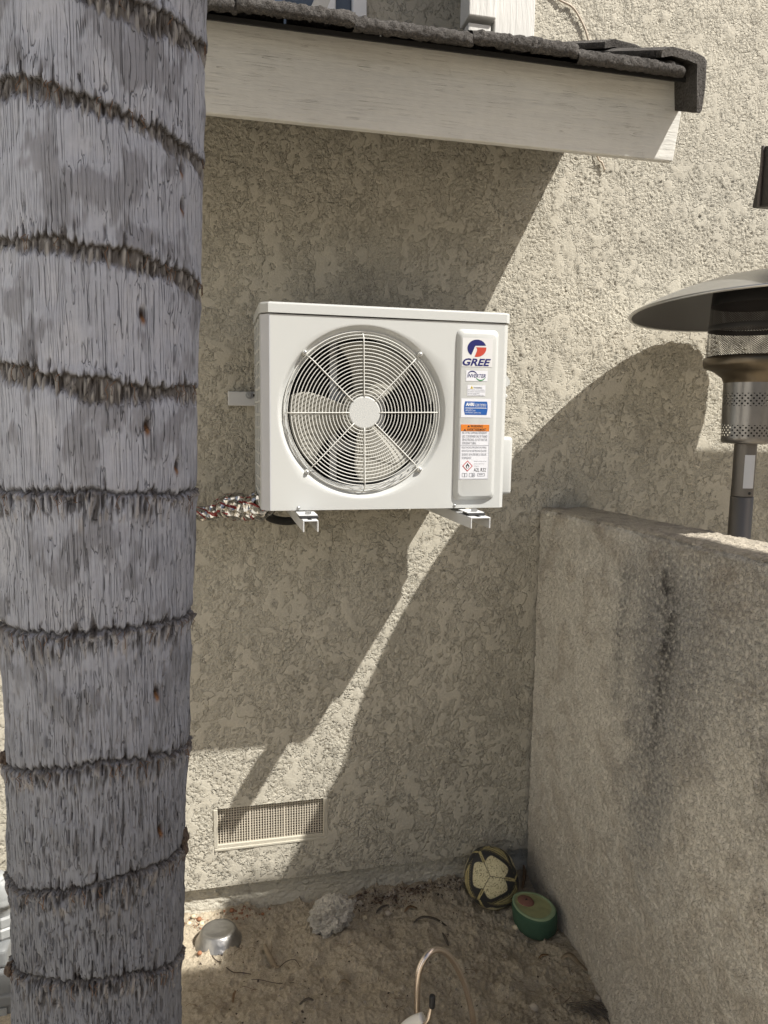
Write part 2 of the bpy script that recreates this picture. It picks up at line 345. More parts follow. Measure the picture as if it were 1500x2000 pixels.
C1 = Field(1.6, 1.2, .006, .06, .5, 6, 1.2); C2 = Field(1.6, 1.2, .004, .01, .05, 7, .6)
wd = sstep(.5, 1.6, C1(lx, ly)*.6+C2(lx, ly)*.55); wp = sstep(.5, 1.7, -C1(lx, ly)*.7+F3(lx, ly)*.5)
wd = np.maximum(wd, sstep(-.10, -.03, GY)*sstep(.30, .42, GX)*(.55+.45*sstep(-.5, .8, C2(lx, ly))))     # humus along the footing
wd = np.maximum(wd, .8*np.exp(-(((GX-1.0)/.09)**2+((GY+.62)/.12)**2)))
gc = base+(dark-base)*wd[..., None]*.45; gc = gc+(pale-gc)*(wp*.25)[..., None]
gw = sstep(2.5, 6, np.maximum(np.abs(GX), np.abs(GY)))[..., None]; gc = gc*(1-gw)+np.array([.30, .26, .21])*gw
soil = gridmesh('ground', np.stack([GX, GY, GZ+gh], -1), M['soil'], col=gc); tag(soil, 'bare sandy soil between the house wall and the garden wall', kind='structure')
def gz(x, y):
    j = int(np.clip(np.searchsorted(gx, x), 1, len(gx)-1)); i = int(np.clip(np.searchsorted(gy, y), 1, len(gy)-1)); return GZ+float(gh[i, j])

# ================================================================== HOUSE
house = empty('stucco_house', (1.0, .2, GZ), 'taupe stucco house wall with a low tiled eave and a foundation vent', 'house')
X0, X1, Z0, Z1 = -.98, 2.6, -1.41, 2.0
wx = axis((X0, -.36, 90), (-.36, 2.12, 650), (2.12, X1, 30)); wz = axis((Z0, 1.22, 690), (1.22, 1.86, 115), (1.86, Z1, 12))
WX, WZ = np.meshgrid(wx, wz); ax_, az_ = WX-X0, WZ-Z0
w_, h_ = X1-X0, Z1-Z0
S = .003
A = Field(w_, h_, S, .0075, .022, 11, .6, ay=1.15); B = Field(w_, h_, S, .0055, .010, 12, .2); C = Field(w_, h_, S, .12, .6, 13, 1.0); Dd = Field(w_, h_, S, .03, .16, 14, .9, ay=1.35); E2 = Field(w_, h_, S, .012, .045, 15, .9, ay=1.2)
a, b, c, d, e = A(ax_, az_), B(ax_, az_), C(ax_, az_), Dd(ax_, az_), E2(ax_, az_)
rough_amt = .55+.45*sstep(-1.0, .7, c+.35*(WZ+.2))                   # lower wall is smoother
grain = .62*a+.38*b
skin = .85*d+.55*e+.34*a+.14*b-.55*c-.18*(WZ+.2)+.02                  # trowelled skin of plaster, ragged where it broke off the rough coat
t_ = sstep(-.015, .03, skin)
hh = grain*rough_amt*1.15*(1-.9*t_)+t_*1.0-.45*np.exp(-((skin+.07)/.05)**2)
amp = .0019
wy = -((hh-hh.mean())*amp)-.0005*d
crk = np.abs(WX-(.66+.015*np.sin(WZ*9)+.004*a)); wy += .003*np.exp(-(crk/.004)**2)*(WZ < -.95)*(WZ > -1.3)
wy *= sstep(0, .012, np.abs(WZ-Z0))*.8+.2
VX0, VX1, VZ0, VZ1 = -.145, .251, -1.266, -1.108
mk = np.ones((len(wz)-1, len(wx)-1), bool)
cx = (wx[1:]+wx[:-1])/2; cz = (wz[1:]+wz[:-1])/2
mk &= ~(((cx > VX0+.006) & (cx < VX1-.006))[None] & ((cz > VZ0+.006) & (cz < VZ1-.006))[:, None])
mk &= ~((cx < .955)[None] & (cz > 1.40)[:, None])                    # the wall above the lower roof stands back on the left
wP = np.stack([WX, wy, WZ], -1)
gridmesh('wall', wP, M['stucco'], house, mask=mk, col=np.repeat(t_[..., None], 3, -1))
# lip under the stucco (weep screed) and the recessed footing
pmesh('weep_edge', [(X0, wy[0].mean(), Z0), (X1, wy[0].mean(), Z0), (X1, .03, Z0-.002), (X0, .03, Z0-.002)], [(0, 1, 2, 3)], M['stucco'], house)
fx = axis((-.98, -.36, 40), (-.36, 1.1, 360), (1.1, 2.6, 20)); fz = axis((GZ-.06, Z0+.002, 52)); FX, FZ = np.meshgrid(fx, fz)
fA = Field(3.8, .4, .004, .010, .03, 21, .8, ax=2.4); fB = Field(3.8, .4, .004, .008, .014, 22, .4, ax=1.5)
fy = .030-.0014*fA(FX+1, FZ-GZ+.1)-.0008*fB(FX+1, FZ-GZ+.1)-.012*sstep(GZ+.06, GZ-.02, FZ)
gridmesh('foundation', np.stack([FX, fy, FZ], -1), M['stucco'], house)
# vent
VF = mat('vent_frame_paint', (.44, .415, .345), .9, bump=[(200, .001)])
vent = box('vent_frame', (VX0, .0015, VZ0), (VX1, .011, VZ0+.016), VF, house, .003)
bm = bmesh.new()
for lo, hi in (((VX0, .0005, VZ1-.007), (VX1, .012, VZ1)), ((VX0-.006, -.003, VZ0+.005), (VX0+.009, .012, VZ1-.007)), ((VX1-.010, -.003, VZ0+.005), (VX1+.008, .012, VZ1-.004)), ((VX0-.004, -.004, VZ0-.006), (VX1+.003, .002, VZ0+.004))):
    bbox(bm, lo, hi, .002, 1)
bmobj('frame_rail', bm, VF, vent)
bm = bmesh.new(); g = .0095; nx_ = int((VX1-VX0-.016)/g); nz_ = int((VZ1-VZ0-.02)/g)
for i in range(nx_+1):
    x = VX0+.009+i*g+random.uniform(-.0006, .0006); t = .0017 if i not in (12, 25) else .0028; bbox(bm, (x-t, .011, VZ0+.012), (x+t, .0135, VZ1-.004))
for j in range(nz_+1):
    z = VZ0+.015+j*g+random.uniform(-.0006, .0006); bbox(bm, (VX0+.005, .0142, z-.0017), (VX1-.005, .0164, z+.0017))
bmobj('wire_screen', bm, M['screen'], vent)
V = [(VX0-.01, .012, VZ0-.01), (VX1+.01, .012, VZ0-.01), (VX1+.01, .012, VZ1+.01), (VX0-.01, .012, VZ1+.01), (VX0-.01, .12, VZ0-.01), (VX1+.01, .12, VZ0-.01), (VX1+.01, .12, VZ1+.01), (VX0-.01, .12, VZ1+.01)]
pmesh('vent_cavity', V, [(4, 5, 6, 7), (0, 1, 5, 4), (3, 7, 6, 2), (0, 4, 7, 3), (1, 2, 6, 5)], M['ventin'], vent)
box('mortar_ledge', (VX0+.02, .03, VZ0-.005), (VX1-.13, .10, VZ0+.05), M['ventin'], vent, .01)

# roof over the eave -------------------------------------------------
YE = -.60
fl = at(1310, 315, YE); ft = at(1341, 160, YE); FZ0, FZ1, FXR = float(fl[2]), float(ft[2]), float(at(1328, 235, YE)[0])
roof = empty('eave_roof_anchor', (0, 0, 0)); bpy.data.objects.remove(roof)
bm = bmesh.new(); bbox(bm, (-2.6, YE, FZ0), (FXR, YE+.020, FZ1), .003, 2)
# bevel cut of the board end: lower corner swept back a little
for v in bm.verts:
    if v.co.x > FXR-.01: v.co.x += .014*(v.co.z-(FZ0+FZ1)/2)/(FZ1-FZ0)*2
bmesh.ops.subdivide_edges(bm, edges=[e_ for e_ in bm.edges if abs(e_.verts[0].co.x-e_.verts[1].co.x) > 1], cuts=60, use_grid_fill=True)
fascia = bmobj('fascia_board', bm, M['fascia'], house)
SL = .44                                             # roof slope
def rz(y): return FZ1+.012+(y-YE)*SL
XRK = float(at(1366, 190, YE-.10)[0])
deck = pmesh('roof', [(-2.6, YE-.05, rz(YE-.05)-.004), (FXR, YE-.05, rz(YE-.05)-.004), (FXR, -.012, rz(-.012)), (-2.6, -.012, rz(-.012)), (-2.6, YE-.05, rz(YE-.05)-.016), (FXR, YE-.05, rz(YE-.05)-.016), (FXR, -.012, rz(-.012)-.016), (-2.6, -.012, rz(-.012)-.016)],
             [(0, 1, 2, 3), (7, 6, 5, 4), (0, 4, 5, 1), (1, 5, 6, 2), (3, 2, 6, 7), (0, 3, 7, 4)], M['deck'], house)
pmesh('rake_board', [(FXR-.03, YE+.04, FZ0+.01), (FXR-.03, -.005, FZ0+.26), (FXR-.03, -.005, rz(0)-.02), (FXR-.03, YE+.04, rz(YE)-.02)], [(0, 1, 2, 3)], M['fascia'], house)
def roof_tile(xa, xb, ylow, length, dz, seed):
    """one flat concrete tile with a broken, grainy butt"""
    r = np.random.default_rng(seed); th = .034; nx = 44; f = Field(.5, .2, .003, .009, .05, seed, .6)
    prof = [(length, 0.), (length*.5, 0.), (.06, 0), (.02, .0), (.004, -.003), (0., -.010), (0., -.018), (.002, -.026), (.010, -.033), (.05, -.034)]
    xs = np.linspace(xa, xb, nx); P = np.zeros((len(prof), nx, 3))
    for i, (u, w) in enumerate(prof):
        n = f(xs-xa, np.full(nx, .02+i*.012)); edge = np.minimum(sstep(0, .012, xs-xa), sstep(0, .012, xb-xs))
        y = ylow+u-(0.0022*n*(1 if i > 2 else .2)) + (1-edge)*.004
        P[i, :, 0] = xs; P[i, :, 1] = y; P[i, :, 2] = rz(ylow+u)+.036+dz+w+.0012*n*(i > 2)
    o = gridmesh('roof_tile', P, M['tile'], deck, smooth=True)
    return o
ex = [at(x, 0, YE-.07)[0] for x in (462, 690, 922, 1128, 1336)]
tw = (ex[4]-ex[0])/4
xs_ = [ex[0]-tw*k for k in range(5, 0, -1)]+ex
dzs = [0, .004, -.003, .002, .0, .006, -.003, .004, -.008]
for k in range(len(xs_)-1):
    roof_tile(xs_[k]-.001, xs_[k+1]+.001, YE-.098+random.uniform(-.006, .006), .42, dzs[k % 9], 100+k)
for k in range(len(xs_)-1):
    roof_tile(xs_[k]+tw*.5+.003, min(xs_[k+1]+tw*.5, ex[4])-.003, YE+.27+random.uniform(-.006, .006), .34, .010, 200+k)
def rake_tile(ya, yb, dz, seed):
    f = Field(.6, .6, .003, .009, .05, seed, .7); ny = 40; ys = np.linspace(ya, yb, ny)
    xr = XRK+.012; sec = [(xr-.13, .052), (xr-.10, .064), (xr-.03, .058), (xr-.005, .050), (xr+.004, .040), (xr+.004, -.02), (xr-.002, -.082), (xr-.007, -.09), (xr-.017, -.09), (xr-.022, -.02), (xr-.024, .030), (xr-.05, .036), (xr-.10, .042), (xr-.13, .034), (xr-.13, .052)]
    P = np.zeros((len(sec), ny, 3))
    for i, (x, z) in enumerate(sec):
        n = f(ys-ya, np.full(ny, i*.03)); P[i, :, 0] = x+.0012*n; P[i, :, 1] = ys+.002*n; P[i, :, 2] = [rz(y)+z+dz for y in ys]; P[i, :, 2] += .0012*n
    o = gridmesh('rake_tile', P, M['tile'], deck, smooth=True)
    n = len(sec)-1
    pmesh('tile_butt', [tuple(P[i, 0]) for i in range(n)], [tuple(range(n))], M['tile'], o)
rake_tile(YE-.100, YE+.27, .0, 301); rake_tile(YE+.20, YE+.598, .026, 302)
# upper storey standing back, its trim and window
UY = .42
pmesh('upper_wall', [(-2.6, UY, 1.2), (.955, UY, 1.2), (.955, UY, 4.2), (-2.6, UY, 4.2), (.955, .0, 1.40), (.955, .0, 4.2)], [(0, 1, 2, 3), (1, 4, 5, 2)], M['stucco_flat'], house)
pmesh('upper_gable_wall', [(.955, -.001, 1.995), (2.6, -.001, 1.995), (2.6, -.001, 4.2), (.955, -.001, 4.2)], [(0, 1, 2, 3)], M['stucco_flat'], house)
pmesh('wall_return', [(2.6, 0, GZ), (2.6, 4, GZ), (2.6, 4, 4.2), (2.6, 0, 4.2)], [(0, 1, 2, 3)], M['stucco_flat'], house)
pmesh('wall_side', [(-6, -.001, GZ-.1), (X0+.004, -.001, GZ-.1), (X0+.004, -.001, 1.40), (-6, -.001, 1.40)], [(0, 1, 2, 3)], M['stucco_flat'], house)
pmesh('upper_roof_slope', [(-2.6, -.012, rz(-.012)), (.953, -.012, rz(-.012)), (.953, UY, rz(UY)), (-2.6, UY, rz(UY))], [(0, 1, 2, 3)], M['tile'], house)
pL, pM, pR = at(913, 40, -.03)[0], at(966, 40, -.03)[0], at(1046, 40, -.03)[0]
box('corner_board', (pM+.002, -.026, 1.38), (pR, -.002, 3.4), M['trim'], house, .004)
tr = box('corner_trim', (pL, -.045, 1.588), (pM, .05, 3.4), M['trim'], house, .004)
box('trim_foot', (pL+.004, -.030, 1.36), (pM-.012, .05, 1.574), M['trim'], tr, .004)
wa = at(642, 0, UY)[0]; wb = at(735, 0, UY)[0]
win = box('window', (wb-1.1, UY-.02, 1.62), (wb-.05, UY+.02, 2.7), M['glass'], house, 0)
bm = bmesh.new()
for lo, hi in (((wb-.10, UY-.05, 1.60), (wb-.045, UY-.012, 2.75)), ((wb-1.15, UY-.05, 1.60), (wb-1.1, UY-.012, 2.75)), ((wb-1.1, UY-.046, 1.56), (wb-.10, UY-.012, 1.63)), ((wa-.03, UY-.044, 1.63), (wa+.02, UY-.014, 2.75))): bbox(bm, lo, hi, .004, 1)
bmobj('window_frame', bm, M['frame'], win)
box('window_trim', (wb-.035, UY-.045, 1.5), (wb+.02, UY-.004, 3.0), M['trim'], house, .004, rot=Matrix.Rotation(.42, 3, 'Y'))

# ================================================================== GARDEN WALL (perpendicular)
LX, LT = 1.05, .20
gw_root = empty('garden_wall', (LX+.1, -.8, GZ), 'low weathered stucco garden wall streaked with dark stains', 'garden wall'); gw_root['kind'] = 'thing'
ly_ = axis((-2.3, -1.35, 40), (-1.35, -.011, 330)); lz_ = axis((GZ-.08, -.055, 350)); LY, LZ = np.meshgrid(ly_, lz_)
def topz(y): return -.055+.0185*(-y)
LZ = GZ-.08+(LZ-(GZ-.08))*(topz(LY)-.005-(GZ-.08))/(-.055-(GZ-.08))
S = .004; lA = Field(2.5, 1.7, S, .010, .030, 31, .7); lB = Field(2.5, 1.7, S, .0075, .014, 32, .3); lC = Field(2.5, 1.7, S, .08, .4, 33, 1.); lD = Field(2.5, 1.7, S, .03, .12, 34, .8)
u, v = LY+2.4, LZ-GZ+.1
la, lb, lc, ld = lA(u, v), lB(u, v), lC(u, v), lD(u, v)
raw = .8*la+.8*lb; cap = .25+.6*ld; lh = np.where(raw > cap, cap+(raw-cap)*.2, raw)
lamp = .0014+.0012*sstep(-.4, 1., lc)
flare = .05*sstep(GZ+.20, GZ-.03, LZ)*sstep(-.45, -.8, LY)
LXX = LX-lh*lamp-.0012*lc-flare+.012*sstep(topz(LY)-.016, topz(LY), LZ)
# stains: shapes seen on the wall (y centre varies with height)
cl0 = np.array([.66, .63, .565]); grey = np.array([.25, .25, .25]); blk = np.array([.045, .043, .042]); brown = np.array([.40, .35, .29])
st = [atx(x, y, LX) for x, y in ((1300, 1075), (1310, 1200), (1300, 1300), (1280, 1420), (1268, 1520), (1255, 1640))]
sy = np.interp(LZ, [s[2] for s in st][::-1], [s[1] for s in st][::-1])
sz = (.35+.65*sstep(st[4][2], st[2][2], LZ))*sstep(st[5][2]-.05, st[4][2]+.02, LZ)*sstep(st[0][2]+.06, st[1][2]+.05, LZ)
core = np.exp(-((LY-sy-.008*ld)/(.011+.030*sstep(-.85, -.30, LZ)))**2)*sz*np.clip(.62+.45*lb+.30*la+.25*ld, 0, 1.1)
halo = np.exp(-((LY-sy-.02*lc)/(.12+.10*sstep(-.8, -.2, LZ)))**2)*sstep(-1.35, -.75, LZ)*sstep(.0, -.22, LZ)
s2 = [atx(x, y, LX) for x, y in ((1235, 1060), (1210, 1240), (1205, 1330))]
sy2 = np.interp(LZ, [s[2] for s in s2][::-1], [s[1] for s in s2][::-1])
core2 = np.exp(-((LY-sy2-.004*ld)/.030)**2)*sstep(-.72, -.5, LZ)*sstep(-.08, -.2, LZ)
right = sstep(-.50, -.75, LY)*sstep(-.75, -.3, LZ+.1*lc)*.7
topb = sstep(-.25, -.06, LZ)*(.55+.3*lc)*sstep(-.05, -.2, LY)
col = np.broadcast_to(cl0, LY.shape+(3,)).copy()
def mixc(w, c_):
    global col
    w = np.clip(w, 0, 1)[..., None]; col = col*(1-w)+c_*w
low = sstep(-1.0, -1.35, LZ+.15*lc); mixc(.45*low, brown); mixc(.35*sstep(.2, 1.4, lc+.3*la), brown)
mixc(.85*halo*(.8+.3*la), grey); mixc(.75*right*(.75+.35*la), grey); mixc(.5*topb, brown*.85); mixc(.5*core2*(.8+.4*la), grey*.6); mixc(.85*core, blk)
mixc(.5*sstep(.9, 1.6, la+.4*lb)*np.clip(halo+right, 0, 1), np.array([.42, .40, .36]))          # pale grains standing clear of the stain
gridmesh('wall_face', np.stack([LXX, LY, LZ], -1)[:, ::-1], M['stucco_low'], gw_root, col=col[:, ::-1])
tx = np.linspace(0, 1, 44); ty_ = axis((-2.3, -1.35, 30), (-1.35, -.012, 260)); TX, TY = np.meshgrid(tx, ty_)
tA = Field(2.5, .4, .004, .012, .05, 35, .8); tC = Field(2.5, .4, .004, .05, .3, 36, 1.)
th_ = tA(TY+2.4, TX*.2+.05); tc_ = tC(TY+2.4, TX*.2+.05)
rnd = .007*(1-np.sqrt(np.clip(1-(1-np.minimum(TX/.09, 1))**2, 0, 1)))+.012*(1-np.sqrt(np.clip(1-(1-np.minimum((1-TX)/.09, 1))**2, 0, 1)))
TZ = topz(TY)+.0015-rnd+.0009*th_+.0010*tc_
TXX = LX+.007+TX*LT-.003*tc_*(TX < .05)
tcol = np.broadcast_to(np.array([.46, .415, .34]), TX.shape+(3,)).copy(); wq = np.clip(sstep(.6, 1.3, tc_+.3*th_)*.6, 0, 1)[..., None]; tcol = tcol*(1-wq)+np.array([.30, .27, .235])*wq
gridmesh('wall_top', np.stack([TXX, TY, TZ], -1), M['stucco_low'], gw_root, col=tcol)
P = np.zeros((2, 2, 3)); P[0, :, 2] = GZ-.08; P[1, :, 2] = -.06; P[:, 0, 1] = -.004; P[:, 1, 1] = -2.3; P[..., 0] = LX+LT+.008
gridmesh('wall_back', P, M['stucco_low'], gw_root, col=np.broadcast_to(cl0, (2, 2, 3)))

# ================================================================== PALM
PX, PY = -.323, -1.19
palm = empty('palm_tree', (PX-.05, PY, GZ), 'thick ringed grey palm trunk standing close in front of the house', 'palm tree')
def axx(z): return PX+.0326*(z-.1)
tz = axis((GZ-.05, -1.0, 20), (-1.0, 1.12, 880), (1.12, 2.0, 40), (2.0, 6.6, 40))
ph = np.concatenate([np.linspace(-1.78, 1.78, 440), np.linspace(1.78, 2*math.pi-1.78, 34)[1:-1]])   # angle, 0 faces the camera
PH, TZ2 = np.meshgrid(ph, tz)
R0 = np.interp(TZ2, [-1.0, -.6, -.2, .2, .9, 1.2], [.1455, .147, .153, .159, .1635, .164])
arc = (PH+1.8)*.16; zz = TZ2+1.7
rings = []     # (centre y, right-edge y, left-edge y, band px, style)
for yc, yr, yl, bw, stl in ((-35, 95, -60, 46, 0), (190, 322, 196, 42, 0), (478, 560, 486, 34, 0), (742, 752, 706, 40, 0), (968, 962, 955, 44, 1), (1240, 1195, 1208, 40, 1), (1502, 1452, 1472, 44, 1), (1742, 1640, 1690, 46, 1), (1932, 1850, 1846, 46, 1)):
    zc = at(190, yc, PY-.16)[2]; zr = at(372, yr, PY)[2]; zl = at(4, yl, PY)[2]
    rings.append((zc, zr, zl, bw*(.00062 if stl == 0 else .00082), stl))
for k in range(14): rings.append((1.30+.27*k, 1.30+.27*k, 1.30+.27*k, .03, 0))
rn = random.Random(5)
zz = TZ2+1.06
N1 = Field(1.9, 2.35, .0018, .0040, .0095, 41, .1, ay=13)      # fine vertical fibres
N2 = Field(1.9, 2.35, .0025, .0075, .024, 42, .3, ay=4.5)        # strips
N3 = Field(1.9, 2.35, .006, .04, .24, 43, 1.2, ay=1.5); N4 = Field(1.9, 2.35, .003, .006, .03, 44, .6, ay=3.5); N5 = Field(1.9, 2.35, .0025, .006, .016, 45, .3); N6 = Field(1.9, 2.35, .0025, .006, .02, 46, .2, ay=9)
n1, n2, n3, n4, n5, n6 = [f_(arc, zz) for f_ in (N1, N2, N3, N4, N5, N6)]
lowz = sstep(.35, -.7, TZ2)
rad = R0+n3*.0012
N7 = Field(1.9, 2.35, .0016, .0062, .013, 47, .2, ay=11); N8 = Field(1.9, 2.35, .0016, .0042, .0085, 48, .2, ay=13); N9 = Field(1.9, 2.35, .004, .02, .09, 49, .6, ay=2.0)
n7, n8, n9 = N7(arc, zz), N8(arc, zz), N9(arc, zz)
m1 = sstep(-.5, .6, n9+.9*lowz-.25*n3); m2 = sstep(-.9, .3, -n9+.3+.6*lowz)
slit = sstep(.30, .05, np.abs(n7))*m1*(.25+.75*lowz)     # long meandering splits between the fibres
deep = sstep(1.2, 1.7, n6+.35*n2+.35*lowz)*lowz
rad -= slit*(.0011+.0013*lowz)+deep*.004; rad += n1*.00025+n2*.0006*(.25+lowz)
cb = np.broadcast_to(np.array([.37, .39, .455]), TZ2.shape+(3,)).copy()
def mixb(w, c_):
    global cb
    w = np.clip(w, 0, 1)[..., None]; cb = cb*(1-w)+np.array(c_)*w
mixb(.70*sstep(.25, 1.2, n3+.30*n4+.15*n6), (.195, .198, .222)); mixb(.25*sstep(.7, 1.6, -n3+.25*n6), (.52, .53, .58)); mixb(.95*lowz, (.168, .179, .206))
mixb(.55*slit, (.15, .135, .13)); mixb(.5*deep, (.08, .07, .065))  # shade inside slits and deep cracks put into the bark colour
sn = np.sin(np.clip(PH, -1.6, 1.6)); cs = np.cos(PH)
for i, (zc, zr, zl, bw, stl) in enumerate(rings):
    # ring height round the trunk: through centre, right and left silhouettes
    zring = zc+(zr-zl)/2*sn+((zr+zl)/2-zc)*sn**2+.002*n4+.003*n3+.0015*n6
    edge = .010*np.maximum(0, n2)+.006*np.maximum(0, n5)
    ub = zring-TZ2                                                     # distance below the ring
    bwv = bw*(1+.30*n3+.22*np.clip(n6, -1, 1.5))
    ins = sstep(-.002, .002, ub-edge*.0)*sstep(bwv+.010, bwv-.006, ub)
    notch = sstep(.012, .0, ub)*sstep(-.028, -.004, ub-.012*np.clip(n2, -1, 1))*sstep(.55, 1.1, n6+.35*n2)   # teeth cut up into the upper sleeve
    strip = np.clip(n2*.45+n6*.75-.5*sstep(.25, .03, np.abs(n7)), -1.6, 1.6)
    if stl == 0:
        rad += ins*(-.0050+.0030*strip)+.0016*np.exp(-((ub+.006)/.010)**2)
        rad -= notch*.004
        mixb(ins*.9, (.12, .11, .103)); mixb(ins*.7*sstep(.40, .85, strip), (.34, .33, .32)); mixb(ins*.6*sstep(-.35, -.8, strip), (.05, .042, .036)); mixb(notch*.7, (.06, .05, .045))
        rim = np.exp(-((ub-.001)/.0035)**2); mixb(rim*.8, (.05, .043, .038))
    else:
        lip = np.exp(-((ub-.003)/.005)**2)*np.clip(.6+.5*n5+.4*n6, 0, 2)
        rad += lip*.0022+ins*(.0012+.0046*strip)*sstep(bwv*1.1, .0, ub)
        groove = np.exp(-((ub+.005)/.0045)**2); rad -= groove*.005; rad -= notch*.003
        mixb(groove*.9, (.045, .04, .038)); mixb(lip*.55, (.13, .115, .105)); mixb(lip*.6*sstep(.4, 1.2, n5), (.33, .31, .29))
        mixb(ins*.75*sstep(-.1, -.8, strip), (.05, .043, .038)); mixb(ins*.5*sstep(.4, .9, strip), (.31, .295, .29)); mixb(notch*.8, (.055, .045, .04))
# staple wounds
for px, py in ((357, 78), (327, 320), (330, 395), (259, 612), (268, 832), (328, 912), (296, 1362), (310, 1635)):
    q = at(px, py, PY-.10); ang = math.asin(max(-1, min(1, (px-188)/190.))); zq = at(px, py, PY-.16*math.cos(ang))[2]
    g_ = np.exp(-(((PH-ang)*.16/.0055)**2+((TZ2-zq)/.012)**2)**1.5); rad -= g_*.008; mixb(g_, (.035, .022, .015)); g2 = np.exp(-(((PH-ang)*.16/.004)**2+((TZ2-zq+.008)/.006)**2)); rad += g2*.006; mixb(g2*.9, (.22, .10, .035))
dirx = np.sin(PH); diry = -np.cos(PH)
# 0 of PH faces the camera: rotate so
yawp = math.atan2(CP[0]-PX, -(CP[1]-PY)); dx = np.sin(PH+yawp); dy = -np.cos(PH+yawp)
P = np.stack([axx(TZ2)+dx*rad, PY+dy*rad, TZ2], -1)
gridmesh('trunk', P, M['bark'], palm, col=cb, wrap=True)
# loose fibres at the rings
parts = []; rn = random.Random(11)
for i, (zc, zr, zl, bw, stl) in enumerate(rings[:9]):
    for k in range(14):
        a_ = rn.uniform(-1.35, 1.3); s_ = math.sin(a_); z = zc+(zr-zl)/2*s_+((zr+zl)/2-zc)*s_*s_
        r_ = float(np.interp(z, [-1.0, -.6, -.2, .2, .9], [.1455, .147, .153, .159, .1635])); pth = []
        for t in range(5):
            q = t/4; aa = a_+rn.uniform(-.03, .03)+yawp; rr = r_+.002+.007*math.sin(q*3)*rn.random(); pth.append((axx(z)+math.sin(aa)*rr, PY-math.cos(aa)*rr, z-q*rn.uniform(.008, .035)))
        parts.append(tube_data(pth, [.0006]*4+[.0003], 3))
fo = pmesh('loose_fibre', *merge(parts), M['straw'], palm); tag(fo, kind='stuff')
# ring stubs that break the silhouette
for px, py, s_ in ((356, 1632, .016), (357, 1655, .014), (384, 553, .007), (10, 1478, .012), (20, 1890, .012), (370, 770, .008)):
    q = at(px, py, PY-.02 if px > 200 else PY-.05); bm = bmesh.new(); bmesh.ops.create_icosphere(bm, subdivisions=3, radius=s_)
    for v in bm.verts: v.co = Vector(q)+Vector((v.co.x*.7, v.co.y, v.co.z))*(1+.45*mnoise.noise(v.co*140+Vector((px, py, 0))))
    bmobj('scar_stub', bm, M['twig'], palm)
# crown high above the picture
TOP = Vector((axx(6.6), PY, 6.6)); cr = []
for k in range(15):
    an = k*2.399; el = .9-.09*k; Lh = 1.7; pth = []
    for t in range(12):
        q = t/11; pth.append(TOP+Vector((math.cos(an)*Lh*q*math.cos(el*.6), math.sin(an)*Lh*q*math.cos(el*.6), Lh*(q*math.sin(el)-.75*q*q))))
    cr.append(tube_data(pth, [.03*(1-.9*t/11) for t in range(12)], 5))
    for t in range(2, 12):
        for s_ in (-1, 1):
            for jj in (0, .5):
                p_ = pth[t-1].lerp(pth[t], jj); dr = (pth[t]-pth[t-1]).normalized(); sd_ = dr.cross(Vector((0, 0, 1))).normalized()*s_
                tip = p_+sd_*.4+dr*.25-Vector((0, 0, .22)); w = dr*.025; cr.append(([p_-w, p_+w, tip], [(0, 1, 2)]))
pmesh('crown', *merge(cr), M['frond'], palm)

# ================================================================== HEAT PUMP
W, H, YF, YB = .732, .581, -.43, -.145
ac = empty('outdoor_heat_pump_unit', (W/2, YF+.16, 0), 'ivory outdoor air conditioner unit with round fan grille on wall brackets', 'air conditioner')
fcx, _, fcz = at(711, 806, YF); fcx, fcz = float(fcx), float(fcz)
# front panel
NA = 256; FX0, FX1, FZB, FZT = .026, W-.018, .002, H-.033
ang = np.linspace(0, 2*math.pi, NA, endpoint=False)
# snap angles so the panel corners are met exactly
for qx, qz in ((FX0, FZB), (FX1, FZB), (FX0, FZT), (FX1, FZT)):
    aa = math.atan2(qz-fcz, qx-fcx) % (2*math.pi); ang[np.argmin(np.abs(ang-aa))] = aa
def rect_r(a):
    c_, s_ = math.cos(a), math.sin(a); t = []
    if c_ > 1e-9: t.append((FX1-fcx)/c_)
    if c_ < -1e-9: t.append((FX0-fcx)/c_)
    if s_ > 1e-9: t.append((FZT-fcz)/s_)
    if s_ < -1e-9: t.append((FZB-fcz)/s_)
    return min(t)
rr_ = [(.217, .075), (.217, .045), (.2185, .034), (.221, .027), (.2245, .0185), (.2295, .0150), (.2345, .0125), (.2362, .0115), (.2385, .0085), (.2425, .0025), (.2445, .0010), (.2465, 0)]
P = np.zeros((len(rr_)+6, NA, 3))
for j, a_ in enumerate(ang):
    rm = rect_r(a_)
    for i, (r_, dy_) in enumerate(rr_): P[i, j] = (fcx+r_*math.cos(a_), YF+dy_, fcz+r_*math.sin(a_))
    for i in range(6):
        r_ = .2465+(rm-.2465)*(i+1)/6; P[len(rr_)+i, j] = (fcx+r_*math.cos(a_), YF, fcz+r_*math.sin(a_))
gridmesh('front_panel', P, M['ac'], ac, wrap=True)
